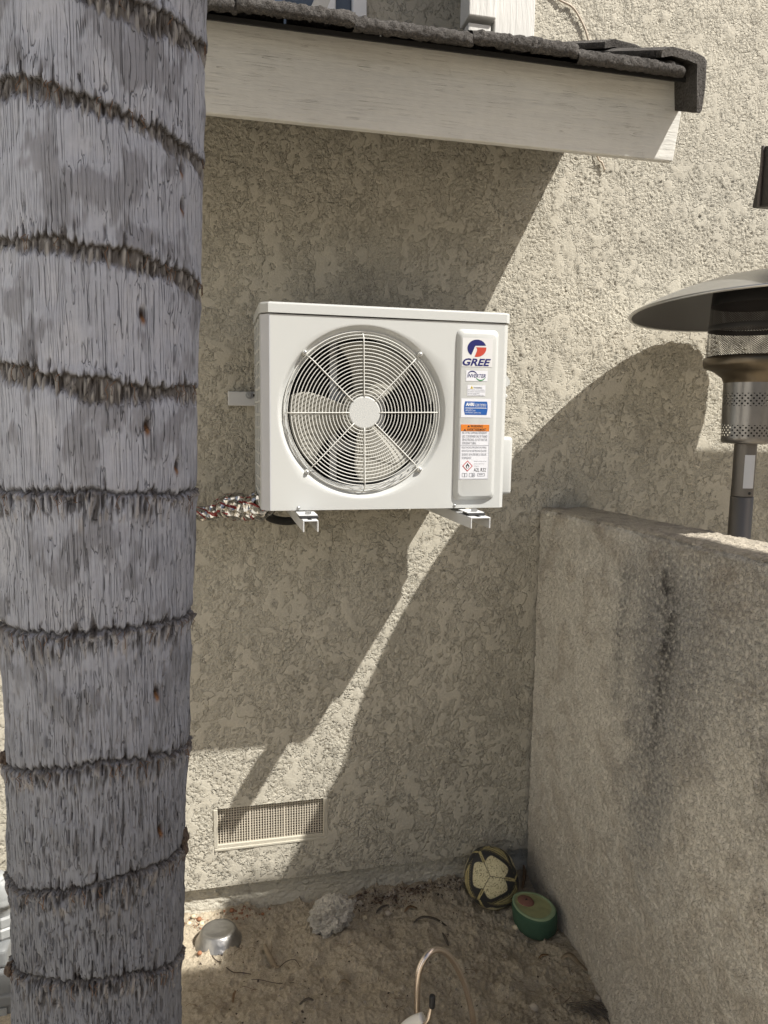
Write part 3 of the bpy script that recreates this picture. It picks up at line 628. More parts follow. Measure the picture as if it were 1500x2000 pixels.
# wrapped corners, sides, base
sec = [(FX0, YF), (FX0-.003, YF+.0006), (.006, YF+.0185), (.002, YF+.022), (0, YF+.027), (0, YF+.045)]
V = []; F = []
for x, y in sec: V += [(x, y, FZB), (x, y, FZT)]
for i in range(len(sec)-1): F.append((2*i, 2*i+1, 2*i+3, 2*i+2))
pmesh('corner_panel', V, F, M['steelgrey'], ac, False)
sec = [(FX1, YF), (FX1+.003, YF+.0006), (W-.003, YF+.012), (W, YF+.018), (W, YB)]
V = []; F = []
for x, y in sec: V += [(x, y, FZB), (x, y, FZT)]
for i in range(len(sec)-1): F.append((2*i, 2*i+2, 2*i+3, 2*i+1))
side_r = pmesh('side_panel', V, F, M['ac'], ac)
pmesh('base_pan', [(.0, YF+.027, FZB), (.026, YF, FZB), (FX1, YF, FZB), (W, YF+.018, FZB), (W, YB, FZB), (0, YB, FZB)], [(5, 4, 3, 2, 1, 0)], M['ac'], ac)
# left side intake grille: bars in front of the coil
bm = bmesh.new(); ya, yb = YF+.045, YB
for z in np.linspace(.012, FZT-.012, 15): bbox(bm, (-.001, ya, z-.004), (.005, yb, z+.004), .001, 1)
for y in (ya, ya+.075, ya+.155, ya+.235, yb): bbox(bm, (-.0016, y-.007, FZB), (.0056, y+.007, FZT), .001, 1)
bmobj('side_grille', bm, M['ac'], ac)
box('condenser_coil', (.022, YB-.03, .03), (W-.24, YB-.004, FZT-.01), M['coil'], ac, 0)
box('side_coil', (.012, YF+.06, .02), (.020, YB-.03, FZT-.01), M['coil'], ac, 0)
box('partition', (W-.225, YF+.03, .01), (W-.222, YB-.002, FZT-.01), M['coil'], ac, 0)
# top cover
def outline(e):
    return [(FX0-.002-e, YF-e), (FX1+.002+e, YF-e), (W-.002+e, YF+.012-e*.4), (W+e, YF+.018), (W+e, YB+e), (-e, YB+e), (-e, YF+.027-e*.4), (.004-e, YF+.018-e*.4)]
V = []; lev = [(FZT+.0035, .0015), (FZT+.0035, .0035), (H-.006, .0035), (H-.0015, .0022), (H, -.003)]
for z, e in lev: V += [(x, y, z) for x, y in outline(e)]
F = [tuple(range(8))[::-1], tuple(range(32, 40))]
for i in range(4):
    for k in range(8): F.append((i*8+k, i*8+(k+1) % 8, (i+1)*8+(k+1) % 8, (i+1)*8+k))
pmesh('top_cover', V, F, M['ac'], ac)
# label pad pressed out of the panel
a0 = at(887, 645, YF); a1 = at(970, 976, YF); px0, px1, pz1, pz0 = float(at(888.5, 800, YF)[0]), float(at(969, 800, YF)[0]), float(at(928, 644, YF)[2]), float(at(925, 976, YF)[2])
def rrect(x0, x1, z0, z1, r, n=6):
    out = []
    for cx_, cz_, s_ in ((x1-r, z1-r, 0), (x0+r, z1-r, 1), (x0+r, z0+r, 2), (x1-r, z0+r, 3)):
        for k in range(n+1): a_ = math.pi/2*(s_+k/n); out.append((cx_+r*math.cos(a_), cz_+r*math.sin(a_)))
    return out
lev = [(0, .0, .0005), (.0, 0, -.0012), (.002, 0, -.004), (.0085, 0, -.0105), (.0115, 0, -.0125), (.013, 0, -.013)]; V = []; F = []
for e, _, y in lev: V += [(x, YF+y, z) for x, z in rrect(px0+e, px1-e, pz0+e, pz1-e, .016)]
n = 28
for i in range(len(lev)-1):
    for k in range(n): F.append((i*n+k, i*n+(k+1) % n, (i+1)*n+(k+1) % n, (i+1)*n+k))
F.append(tuple((len(lev)-1)*n+k for k in range(n)))
pad = pmesh('label_pad', V, [f[::-1] for f in F], M['ac'], ac, True)
YPAD = YF-.013
# fan grille
parts = []
def gy_(r): return YF-.004+.022*max(0, (r-.205)/.0235)**2
for i in range(19):
    r_ = .0525+.0098*i
    parts.append(tube_data([(fcx+r_*math.cos(t), gy_(r_), fcz+r_*math.sin(t)) for t in np.linspace(0, 2*math.pi, 112, endpoint=False)], .0014, 5, closed=True))
for r_, y in ((.2285, YF+.010), (.2300, YF+.0155)): parts.append(tube_data([(fcx+r_*math.cos(t), y, fcz+r_*math.sin(t)) for t in np.linspace(0, 2*math.pi, 112, endpoint=False)], .0017, 5, closed=True))
for k in range(8):
    t = k*math.pi/4+math.radians(1.0); rs = np.linspace(.043, .2305, 16)
    parts.append(tube_data([(fcx+r_*math.cos(t), gy_(r_)-.0024+(.004 if r_ > .225 else 0), fcz+r_*math.sin(t)) for r_ in rs], .0017, 5))
grille = pmesh('fan_grille', *merge(parts), M['acwire'], ac, True)
V = []; F = []; n = 48
for r_, y in ((.046, -.001), (.0465, -.004), (.0455, -.0062), (.043, -.0072)):
    V += [(fcx+r_*math.cos(t), YF+y, fcz+r_*math.sin(t)) for t in np.linspace(0, 2*math.pi, n, endpoint=False)]
for i in range(3):
    for k in range(n): F.append((i*n+k, i*n+(k+1) % n, (i+1)*n+(k+1) % n, (i+1)*n+k))
F.append(tuple(3*n+k for k in range(n))); F.append(tuple(range(n))[::-1])
pmesh('grille_hub', V, F, M['ac'], grille, False)
for k in (1, 3, 5, 7):
    t = k*math.pi/4+math.radians(1.0); q = (fcx+.2365*math.cos(t), 0, fcz+.2365*math.sin(t)); bm = bmesh.new(); bmesh.ops.create_cone(bm, cap_ends=True, segments=20, radius1=.0085, radius2=.006, depth=.022, matrix=Matrix.Translation((q[0], YF+.007, q[2])) @ Matrix.Rotation(math.pi/2, 4, 'X'))
    k_ = bmobj('grille_clip', bm, M['acwire'], ac); bm = bmesh.new(); bmesh.ops.create_uvsphere(bm, u_segments=12, v_segments=8, radius=.0046, matrix=Matrix.Translation((q[0], YF-.0045, q[2])) @ Matrix.Diagonal((1, .6, 1, 1)))
    bmobj('screw', bm, M['screw'], k_, True)
for px, py in ((583, 992), (888, 987)):
    q = at(px, py, YF); bm = bmesh.new(); bmesh.ops.create_uvsphere(bm, u_segments=14, v_segments=8, radius=.0048, matrix=Matrix.Translation((q[0], YF, q[2])) @ Matrix.Diagonal((1, .8, 1, 1))); bmobj('screw', bm, M['screw'], ac, True)
# fan, motor and its mount
fan = empty('fan', (0, 0, 0)); bpy.data.objects.remove(fan)
bm = bmesh.new(); bmesh.ops.create_cone(bm, cap_ends=True, segments=40, radius1=.062, radius2=.056, depth=.075, matrix=Matrix.Translation((fcx, YF+.095, fcz)) @ Matrix.Rotation(math.pi/2, 4, 'X')); fan = bmobj('fan', bm, M['blade'], ac, False)
def blade(mid):
    nr, nt = 16, 22; P = np.zeros((nr, nt, 3))
    for i in range(nr):
        q = i/(nr-1); r_ = .050+.158*q
        lead = mid+math.radians(30-14*q+22*q*q); trail = mid-math.radians(38-6*q-(26*max(0, q-.72)**1.2))
        for j in range(nt):
            s_ = j/(nt-1); t = trail+(lead-trail)*s_; dep = .060+.060*(s_-.5)*(1-.35*q)-.012*math.sin(s_*math.pi)
            P[i, j] = (fcx+r_*math.cos(t), YF+dep+.02, fcz+r_*math.sin(t))
    o = gridmesh('blade', P, M['blade'], fan); md = o.modifiers.new('s', 'SOLIDIFY'); md.thickness = .003; return o
for m_ in (math.radians(193), math.radians(70), math.radians(-62)): blade(m_)
bm = bmesh.new()
for x in (at(650, 800, YF+.2)[0], at(742, 800, YF+.2)[0]): bbox(bm, (x-.013, YF+.19, .02), (x+.013, YF+.20, FZT), .002, 1)
for z in (fcz+.05, fcz-.10, .055): bbox(bm, (at(640, 800, YF+.2)[0]+.002, YF+.186, z-.018), (at(752, 800, YF+.2)[0]-.004, YF+.189, z+.018), .002, 1)
mm = bmobj('motor_mount', bm, M['galv'], ac); bm = bmesh.new(); bmesh.ops.create_cone(bm, cap_ends=True, segments=30, radius1=.05, radius2=.05, depth=.09, matrix=Matrix.Translation((fcx, YF+.165, fcz)) @ Matrix.Rotation(math.pi/2, 4, 'X')); bmobj('motor', bm, M['galv'], mm)
# right side: carrying handle scoop and valve cover
z1_, z0_ = float(at(1000, 852, -.30)[2]), float(at(1000, 962, -.30)[2])
bm = bmesh.new(); bbox(bm, (W-.004, -.375, z0_), (W+.046, -.19, z1_), .012, 4); bmobj('valve_cover', bm, M['ac'], ac, True)
hz1, hz0 = float(at(996, 714, -.30)[2]), float(at(996, 775, -.30)[2]); yy = (-.36, -.23)
V = [(W-.002, yy[0], hz1), (W+.034, yy[0], hz1-.05), (W+.034, yy[0], hz1-.062), (W-.002, yy[0], hz0+.012), (W-.002, yy[1], hz1), (W+.034, yy[1], hz1-.05), (W+.034, yy[1], hz1-.062), (W-.002, yy[1], hz0+.012)]
pmesh('handle', V, [(0, 1, 2, 3), (7, 6, 5, 4), (0, 4, 5, 1), (1, 5, 6, 2), (2, 6, 7, 3)], M['ac'], ac)
box('handle_lug', (W-.002, -.34, hz0), (W+.038, -.30, hz0+.014), M['ac'], ac, .004, rot=Matrix.Rotation(.5, 3, 'Y'))
bm = bmesh.new(); q = at(748, 1000, -.25); bmesh.ops.create_cone(bm, cap_ends=True, segments=24, radius1=.03, radius2=.035, depth=.016, matrix=Matrix.Translation((q[0], -.25, -.005))); bmobj('drain_plug', bm, M['rubber'], ac)
# feet
for xk in ('l', 'r'):
    pass

# stickers ------------------------------------------------------------
def quad(name, x0, x1, z0, z1, y, m_, parent, r=0):
    if r:
        pts = rrect(x0, x1, z0, z1, r, 4)
    else: pts = [(x1, z1), (x0, z1), (x0, z0), (x1, z0)]
    V = [(x, y, z) for x, z in pts]; return pmesh(name, V, [tuple(range(len(V)))[::1][::-1]], m_, parent)
def pbox(xa, ya, xb, yb, Y=YPAD):
    a_, b_ = at(xa, ya, Y), at(xb, yb, Y); return float(a_[0]), float(b_[0]), float(b_[2]), float(a_[2])
def text(body, x0, x1, z0, z1, y, m_, parent, shear=0., off=0., name='lettering', align='box', spacing=1.):
    cu = bpy.data.curves.new('t', 'FONT'); cu.body = body; cu.shear = shear; cu.offset = off; cu.resolution_u = 3; cu.space_character = spacing; cu.space_line = 1.15
    ob = bpy.data.objects.new('t', cu); COL.objects.link(ob); bpy.context.view_layer.update()
    me = bpy.data.meshes.new_from_object(ob.evaluated_get(bpy.context.evaluated_depsgraph_get()))
    bpy.data.objects.remove(ob); bpy.data.curves.remove(cu)
    co = np.zeros(len(me.vertices)*3); me.vertices.foreach_get('co', co); co = co.reshape(-1, 3)
    lo, hi = co.min(0), co.max(0); sx = (x1-x0)/(hi[0]-lo[0]); sz = (z1-z0)/(hi[1]-lo[1])
    out = np.stack([x0+(co[:, 0]-lo[0])*sx, np.full(len(co), y), z0+(co[:, 1]-lo[1])*sz], -1)
    me.vertices.foreach_set('co', out.reshape(-1)); me.update(); me.name = name
    return link(name, me, m_, parent)
def poly(name, pts, y, m_, parent):
    return pmesh(name, [(float(p[0]), y, float(p[1])) for p in pts], [tuple(range(len(pts)))], m_, parent)
def z3(x, y):    # point of the enlarged logo view -> pad plane
    q = at(870+x/11.11, 640+y/11.11, YPAD); return (q[0], q[2])
y1, y2, y3, y4 = YPAD-.0007, YPAD-.0011, YPAD-.0015, YPAD-.0019
x0, x1, z0, z1 = pbox(903.5, 659, 961, 717.5)
s = quad('maker_sticker', x0, x1, z0, z1, y1, M['pale'], pad)
th = np.linspace(math.radians(-15.3+30), math.radians(227), 40)
cxp, cyp, rxp, ryp = 680, 447, 205, 188
poly('emblem', [z3(cxp+rxp*math.cos(t), cyp-ryp*math.sin(t)) for t in np.linspace(math.radians(17), math.radians(233), 40)]+[z3(600, 500), z3(640, 402), z3(652, 392)], y2, M['navy'], s)
poly('emblem', [z3(652, 424)]+[z3(cxp+rxp*math.cos(t), cyp-ryp*math.sin(t)) for t in np.linspace(math.radians(5), math.radians(-104), 24)]+[z3(655, 570), z3(680, 510), z3(686, 470), z3(676, 440)], y2, M['red'], s)
a_ = z3(368, 822); b_ = z3(985, 680); text('GREE', a_[0], b_[0], a_[1], b_[1], y2, M['navy'], s, shear=.28, off=.030)
x0, x1, z0, z1 = pbox(910.5, 723.3, 952, 745)
s = quad('inverter_sticker', x0, x1, z0, z1, y1, M['white'], pad)
a_ = z3(468, 1078); b_ = z3(872, 1012); text('INVERTER', a_[0], b_[0], a_[1], b_[1], y2, M['navy'], s, shear=.25, off=.012)
def arcband(name, cx_, cy_, r_, t0, t1, w, m_):
    o_ = []; i_ = []
    for k in range(17):
        q = k/16; t = math.radians(t0+(t1-t0)*q); ww = w*math.sin(math.pi*(.12+.76*q)); o_.append(z3(cx_+r_*math.cos(t), cy_-r_*math.sin(t))); i_.append(z3(cx_+(r_-ww)*math.cos(t), cy_-(r_-ww)*math.sin(t)))
    n_ = 17; V = [(float(p[0]), y2, float(p[1])) for p in o_+i_]; pmesh(name, V, [(k, k+1, n_+k+1, n_+k) for k in range(16)], m_, s)
arcband('swoosh', 580, 1040, 107, 18, 158, 26, M['navy']); arcband('swoosh', 762, 1050, 107, 200, 340, 26, M['green'])
x0, x1, z0, z1 = pbox(912.8, 752, 947.5, 774)
s = quad('caution_sticker', x0, x1, z0, z1, y1, M['white'], pad)
poly('warning_triangle', [z3(570, 1258), z3(538, 1322), z3(602, 1322)], y2, M['yellow'], s); poly('exclamation', [z3(570, 1272), z3(560, 1312), z3(580, 1312)], y3, M['ink'], s)
a_ = z3(606, 1318); b_ = z3(796, 1288); text('WARNING:', a_[0], b_[0], a_[1], b_[1], y2, M['greyink'], s, off=.02)
for yy_, xe, tx_ in ((1352, 845, 'Risk of serious harm and electrical'), (1390, 845, 'injury. Read instructions before use'), (1426, 735, 'and check components.'), (1463, 835, 'See manual for details')):
    a_ = z3(484, yy_+14); b_ = z3(xe, yy_-13)
    text(tx_ if False else {1352: 'Risk of cancer and reproductive', 1390: 'harm from exposure to lead', 1426: 'and lead compounds', 1463: 'See www.P65Warnings.ca.gov'}[yy_], a_[0], b_[0], a_[1], b_[1], y2, M['greyink'], s)
x0, x1, z0, z1 = pbox(901, 778, 958, 816)
s = quad('certificate_sticker', x0, x1, z0, z1, y1, M['white'], pad)
bx = [z3(425, 1597), z3(900, 1605), z3(912, 1680), z3(912, 1780), z3(890, 1895), z3(420, 1888), z3(402, 1800), z3(404, 1690)]
poly('blue_field', bx, y2, M['blue'], s)
a_ = z3(438, 1700); b_ = z3(622, 1628); text('AHRI', a_[0], b_[0], a_[1], b_[1], y3, M['white'], s, off=.055)
a_ = z3(638, 1700); b_ = z3(882, 1655); text('CERTIFIED', a_[0], b_[0], a_[1], b_[1], y3, M['white'], s)
for xa, ya_, xb, yb_, t_ in ((640, 1732, 868, 1712, 'www.ahridirectory.org'), (430, 1782, 582, 1760, 'Unitary Small HP'), (428, 1812, 645, 1788, 'AHRI Standard 210/240'), (428, 1860, 765, 1832, 'Certification applies only')):
    a_ = z3(xa, ya_); b_ = z3(xb, yb_); text(t_, a_[0], b_[0], a_[1], b_[1], y3, M['white'], s)
a_ = z3(430, 1747); b_ = z3(888, 1743); quad('rule', a_[0], b_[0], a_[1], b_[1], y3, M['white'], s)
def z4(x, y):
    q = at(880+x/13.333, 810+y/13.333, YPAD); return (q[0], q[2])
x0, x1, z0, z1 = pbox(899.2, 828, 953.2, 936)
s = quad('warning_sticker', x0, x1, z0, z1, y1, M['white'], pad, .002)
# thin border
bm = bmesh.new(); xa, xb, za, zb_ = x0+.0012, x1-.0012, z0+.0018, z1-.001
for lo, hi in (((xa, za), (xa+.0006, zb_)), ((xb-.0006, za), (xb, zb_)), ((xa+.0006, za), (xb-.0006, za+.0006)), ((xa+.0006, z4(0, 797)[1]), (xb-.0006, z4(0, 790)[1]))):
    f_ = [bm.verts.new((lo[0], y2, lo[1])), bm.verts.new((hi[0], y2, lo[1])), bm.verts.new((hi[0], y2, hi[1])), bm.verts.new((lo[0], y2, hi[1]))]; bm.faces.new(f_)
bmobj('rule', bm, M['greyink'], s)
quad('orange_field', xa, xb, z4(600, 430)[1], z1-.001, y2, M['orange'], s, .0012)
tri = lambda x, y, w_: poly('warning_triangle', [z4(x, y-w_), z4(x-w_*.75, y), z4(x+w_*.75, y)], y3, M['ink'], s)
tri(468, 322, 48); tri(368, 415, 48)
for xa_, ya_, xb_, yb_, t_ in ((520, 328, 838, 268, 'WARNING'), (425, 418, 925, 358, 'AVERTISSEMENT')):
    a_ = z4(xa_, ya_); b_ = z4(xb_, yb_); text(t_, a_[0], b_[0], a_[1], b_[1], y3, M['ink'], s, off=.012, spacing=1.15)
L1 = [('RISK OF FIRE, FLAMMABLE REFRIGERANT', 950), ('USED. TO BE REPAIRED ONLY BY TRAINED', 955), ('SERVICE PERSONNEL. DO NOT PUNCTURE', 955), ('REFRIGERANT TUBING.', 670)]
for k, (t_, xe) in enumerate(L1):
    a_ = z4(298, 505+k*88); b_ = z4(xe, 445+k*88); text(t_, a_[0], b_[0], a_[1], b_[1], y2, M['greyink'], s)
L2 = [("RISQUE D'INCENDIE. REFRIGERANT INFLAMMABLE.", 935), ('REPARATION PAR UNE PERSONNE QUALIFIEE', 932), ('SEULEMENT. NE PAS PERFORER LA TUBULURE', 930), ('DE REFRIGERANT.', 545)]
for k, (t_, xe) in enumerate(L2):
    a_ = z4(288, 885+k*90); b_ = z4(xe, 825+k*90); text(t_, a_[0], b_[0], a_[1], b_[1], y2, M['greyink'], s)
poly('flame_diamond', [z4(438, 1190), z4(300, 1335), z4(432, 1482), z4(575, 1335)], y2, M['signred'], s)
poly('diamond_field', [z4(438, 1220), z4(328, 1335), z4(433, 1450), z4(546, 1335)], y3, M['white'], s)
poly('flame', [z4(437, 1255), z4(420, 1290), z4(398, 1315), z4(392, 1350), z4(410, 1390), z4(465, 1390), z4(485, 1350), z4(476, 1315), z4(455, 1290)], y4, M['ink'], s)
poly('flame_heart', [z4(437, 1318), z4(412, 1365), z4(425, 1388), z4(452, 1388), z4(462, 1360)], y4-.0003, M['white'], s)
for xa_, ya_, xb_, yb_, t_ in ((608, 1228, 925, 1198, 'Refrigerant Safety Group'), (608, 1292, 875, 1262, 'groupe de securite du'), (608, 1352, 740, 1325, 'refrigerant')):
    a_ = z4(xa_, ya_); b_ = z4(xb_, yb_); text(t_, a_[0], b_[0], a_[1], b_[1], y2, M['greyink'], s)
a_ = z4(600, 1482); b_ = z4(918, 1385); text('A2L R32', a_[0], b_[0], a_[1], b_[1], y2, M['ink'], s)
bm = bmesh.new()
def rectline(xa, ya, xb, yb, w=9):
    for p, q in (((xa, ya), (xb, ya+w)), ((xa, yb-w), (xb, yb)), ((xa, ya+w), (xa+w, yb-w)), ((xb-w, ya+w), (xb, yb-w))):
        a_, b_ = z4(*p), z4(*q); bm.faces.new([bm.verts.new((a_[0], y2, a_[1])), bm.verts.new((b_[0], y2, a_[1])), bm.verts.new((b_[0], y2, b_[1])), bm.verts.new((a_[0], y2, b_[1]))])
rectline(295, 1520, 365, 1620); rectline(362, 1520, 430, 1620); rectline(480, 1520, 560, 1620); rectline(560, 1520, 625, 1620); rectline(580, 1550, 600, 1600); rectline(695, 1525, 885, 1600); rectline(730, 1548, 840, 1562, 6)
bmobj('pictograms', bm, M['greyink'], s)

# ================================================================== WALL BRACKET
br = empty('wall_bracket', (W/2, -.01, .2), 'white steel wall bracket with two channel arms carrying the outdoor unit', 'bracket')
q0, q1 = at(445, 764, -.03), at(445, 792, -.03)
rz0, rz1 = float(q1[2]), float(q0[2])
rail = box('rail', (float(q0[0]), -.030, rz0), (W-.02, -.006, rz1), M['brk'], br, .0025)
bolt = at(487, 772, -.032); bm = bmesh.new(); bmesh.ops.create_cone(bm, cap_ends=True, segments=28, radius1=.0125, radius2=.0125, depth=.003, matrix=Matrix.Translation((bolt[0], -.032, bolt[2])) @ Matrix.Rotation(math.pi/2, 4, 'X')); wsh = bmobj('washer', bm, M['screw'], br)
bm = bmesh.new(); bmesh.ops.create_cone(bm, cap_ends=True, segments=6, radius1=.007, radius2=.006, depth=.008, matrix=Matrix.Translation((bolt[0], -.037, bolt[2])) @ Matrix.Rotation(math.pi/2, 4, 'X')); bmobj('bolt_head', bm, M['screw'], wsh)
box('slot', (bolt[0], -.0305, bolt[2]-.004), (bolt[0]+.05, -.0295, bolt[2]+.004), M['rubber'], rail, 0)
def arm(px_l, px_r, py, yend):
    a_ = at(px_l, py, yend); b_ = at(px_r, py, yend); xl, xr = float(a_[0]), float(b_[0]); zt = float(a_[2]); hgt = .032; t = .003
    bm = bmesh.new()
    # channel, open below, tapering a little towards the wall
    bbox(bm, (xl, yend, zt-t), (xr, -.005, zt), .0008, 1); bbox(bm, (xl, yend, zt-hgt), (xl+t, -.005, zt-t), .0008, 1); bbox(bm, (xr-t, yend, zt-hgt), (xr, -.005, zt-t), .0008, 1)
    ar = bmobj('arm', bm, M['brk'], br)
    box('upright', (xl+.004, -.008, zt-.03), (xr-.004, -.0045, rz1), M['brk'], br, .001)
    xm = (xl+xr)/2; yp = yend+.055
    pd = box('rubber_pad', (xm-.026, yp-.022, zt+.0005), (xm+.026, yp+.03, zt+.007), M['rubber'], br, .002)
    box('foot_plate', (xm-.028, yp-.018, zt+.0075), (xm+.024, yp+.06, zt+.0105), M['brk'], pd, .001)
    box('slot', (xm-.005, yend+.012, zt+.0001), (xm+.005, yp-.02, zt+.0006), M['rubber'], ar, 0)
    bm = bmesh.new(); bmesh.ops.create_cone(bm, cap_ends=True, segments=6, radius1=.0095, radius2=.009, depth=.007, matrix=Matrix.Translation((xm, yp, zt+.015))); bmobj('bolt_head', bm, M['screw'], br)
arm(592, 622, 1017, -.56); arm(920, 958, 1011, -.56)

# ================================================================== FOIL WRAPPED PIPES
pp = [at(x, y, Y) for x, y, Y in ((250, 1015, -.10), (330, 1012, -.11), (378, 1005, -.12), (415, 1000, -.13), (440, 990, -.15), (465, 990, -.17), (490, 991, -.20), (512, 985, -.22), (530, 978, -.22))]
sp = spline(pp, 7); Nn = len(sp); rr = []
for i in range(Nn):
    t = i/(Nn-1)*8; rr.append(np.interp(t, [0, 2, 3, 3.6, 4.2, 5, 5.6, 6.2, 6.9, 7.4, 8], [.020, .021, .023, .031, .042, .046, .039, .044, .047, .042, .034]))
V, F = tube_data(sp, rr, 16); rf = random.Random(4)
V = [v+Vector((mnoise.noise(v*45+Vector((3, 1, 0))), mnoise.noise(v*45), mnoise.noise(v*45+Vector((0, 7, 2)))))*.007+Vector((mnoise.noise(v*90), mnoise.noise(v*90+Vector((9, 0, 0))), mnoise.noise(v*90+Vector((0, 5, 0)))))*.003 for v in V]
tag(pmesh('foil_wrapped_pipe', V, F, M['foil'], None, True), 'crumpled silver foil wrapped refrigerant pipe with red print left of the unit', 'pipe')
bp = spline([at(535, 985, -.2), at(520, 1000, -.16), at(530, 1012, -.13), at(560, 1018, -.10), at(600, 1012, -.06)], 6)
tag(tube('black_cable', bp, [.014]*len(bp), M['rubber'], None, 12), 'thick black cable drooping under the left end of the unit', 'cable')

# ================================================================== PATIO HEATER
HX, HY = 1.61, -.455
heater = empty('patio_heater', (HX, HY, GZ), 'tall steel patio heater with domed reflector behind the garden wall', 'patio heater')
def hz(y): return float(at(1470, y, HY)[2])
tl = Matrix.Rotation(math.radians(-.8), 3, 'Y') @ Matrix.Rotation(math.radians(-2.2), 3, 'X')
zr = .632
prof = [(.0, .106)]+[(.430*q, .106*(1-q**2.1)) for q in np.linspace(.08, .985, 22)]+[(.432, .000), (.436, -.004), (.433, -.010), (.425, -.008)]
HX0 = HX; dome = lathe('reflector_dome', prof, (HX, HY, zr), M['heat_dome'], heater, 96, tilt=tl)
prof2 = [(.424, -.006)]+[(.425*q, .100*(1-q**2.1)-.004) for q in np.linspace(.97, .0, 22)]
lathe('dome_underside', prof2, (HX, HY, zr), M['heat_dark'], dome, 96, tilt=tl)
for an in (4.2,):
    c_ = Vector((HX, HY, zr))+tl @ Vector((.25*math.cos(an), .25*math.sin(an), .0745)); bm = bmesh.new(); bmesh.ops.create_uvsphere(bm, u_segments=10, v_segments=6, radius=.006, matrix=Matrix.Translation(c_)); bmobj('rivet', bm, M['heat_black'], dome, True)
pa = Vector((HX, HY, zr)); sm_ = [pa+tl @ Vector((r_*math.cos(4.35), r_*math.sin(4.35), .1075*(1-(r_/.430)**2.1)+.001)) for r_ in np.linspace(.03, .425, 14)]
tube('dome_seam', sm_, .0022, M['heat_black'], dome, 5)
HX = HX0-.06
zt_, zm, zb_, zn = hz(575), hz(635), hz(700), hz(742)
lathe('emitter_hood', [(.0, zt_+.02), (.115, zt_+.02), (.128, zt_+.008), (.131, zt_-.035)], (HX, HY, 0), M['heat_black'], heater, 64)
lathe('emitter_screen', [(.131, zt_-.035), (.134, zm), (.138, zb_)], (HX, HY, 0), M['heat_mesh'], heater, 96, uv=True)
lathe('emitter_band', [(.1345, zm-.002), (.1352, zm-.006), (.1358, zm-.014), (.1352, zm-.018)], (HX, HY, 0), M['heat_black'], heater, 64)
lathe('burner_ring', [(.139, zb_+.004), (.1435, zb_), (.1445, zb_-.022), (.140, zb_-.030), (.11, zb_-.042), (.085, zb_-.062), (.079, zb_-.078)], (HX, HY, 0), M['brass'], heater, 64)
lathe('burner_plate', [(.0, zb_-.004), (.134, zb_-.004)], (HX, HY, 0), M['heat_black'], heater, 64)
zc1 = hz(862); hole_m = holes(mat('burner_housing_holes', (.22, .215, .21), .28, .9, var=[(8, .1)]), .0165, .0165, .0030)
zA, zB = zb_-.078, zc1
L_ = zA-zB
lathe('burner_housing', [(.079, zA), (.0785, zA-.18*L_)], (HX, HY, 0), M['heat_body'], heater, 64)
lathe('vent_band', [(.0785, zA-.18*L_), (.078, zA-.40*L_)], (HX, HY, 0), hole_m, heater, 64, uv=True)
lathe('burner_housing', [(.078, zA-.40*L_), (.0765, zA-.72*L_)], (HX, HY, 0), M['heat_body'], heater, 64)
lathe('vent_band', [(.0765, zA-.72*L_), (.0755, zA-.92*L_)], (HX, HY, 0), hole_m, heater, 64, uv=True)
lathe('burner_housing', [(.0755, zA-.92*L_), (.0755, zB), (.070, zB-.006), (.036, zB-.008)], (HX, HY, 0), M['heat_body'], heater, 64)
lathe('control_core', [(.045, zA), (.045, zB)], (HX, HY, 0), M['heat_black'], heater, 24)
lathe('pole', [(.034, zB), (.034, hz(968))], (HX, HY, 0), M['heat_pole'], heater, 48)
lathe('lower_pole', [(.0335, hz(969)), (.0352, hz(970)), (.0352, GZ+.5)], (HX, HY, 0), M['heat_pole'], heater, 48)
lathe('tank_housing', [(.035, GZ+.62), (.17, GZ+.56), (.20, GZ+.5), (.20, GZ+.03), (.23, GZ+.02), (.23, GZ)], (HX, HY, 0), M['heat_body'], heater, 64)
lathe('pole_sticker', [(.0344, hz(888)), (.0344, hz(952))], (HX, HY, 0), M['steelgrey'], heater, 12, a0=math.radians(232), a1=math.radians(292))
bm = bmesh.new(); q = at(1457, 964, HY-.034); bmesh.ops.create_uvsphere(bm, u_segments=10, v_segments=8, radius=.005, matrix=Matrix.Translation((HX-.0, HY-.0335, q[2]))); bmobj('pole_screw', bm, M['heat_black'], heater)

# ================================================================== DARK CANOPY AT THE RIGHT, ADDED SHADE COVER OUT OF VIEW
bY = -.455; q0, q1 = at(1481, 284, bY), at(1476.5, 402, bY); bz1, bz0, bx = float(q0[2]), float(q1[2]), float(q0[0])+.015
can = empty('slim_canopy', (bx+1.0, bY-.2, bz0), 'dark brown box edged canopy end at the right edge high on the wall', 'canopy')
box('canopy_box', (bx+.006, bY-.74, bz0), (3.6, bY, bz1), M['beam'], can, .004, rot=Matrix.Rotation(math.atan(.21), 3, 'X'), piv=(bx, bY, bz1))
box('edge_strip', (bx, bY-.004, bz0-.001), (bx+.0055, bY+.006, bz1+.001), M['beam_edge'], can, .001)
for x in (2.5, 3.5): box('post', (x, bY-.66, GZ-.05), (x+.07, bY-.59, bz0-.12), M['beam'], can, .004)
cov = empty('shade_cover', (1.0, -2.6, GZ), 'plank roof on posts added behind the viewer to shade palm and soil', 'shade cover')  # unseen cover added to keep sun off the trunk and front soil
CZ, CY = 2.6, -1.76
for k in range(8):
    y = CY-.16*k; box('shade_board', (.15, y-.158, CZ), (1.22 if k < 3 else 2.74, y, CZ+.03), M['wood'], cov, .003)  # board lengths stepped to shape the shadow edge
    if k in (1, 2): box('shade_board', (2.40, y-.158, CZ), (2.74, y, CZ+.03), M['wood'], cov, .003)  # extra flap added to narrow the sunlit soil patch
for x, y in ((.3, -3.0), (2.5, -3.0), (2.55, -2.45)): box('post', (x, y, GZ-.05), (x+.09, y+.09, CZ), M['post'], cov, .004)

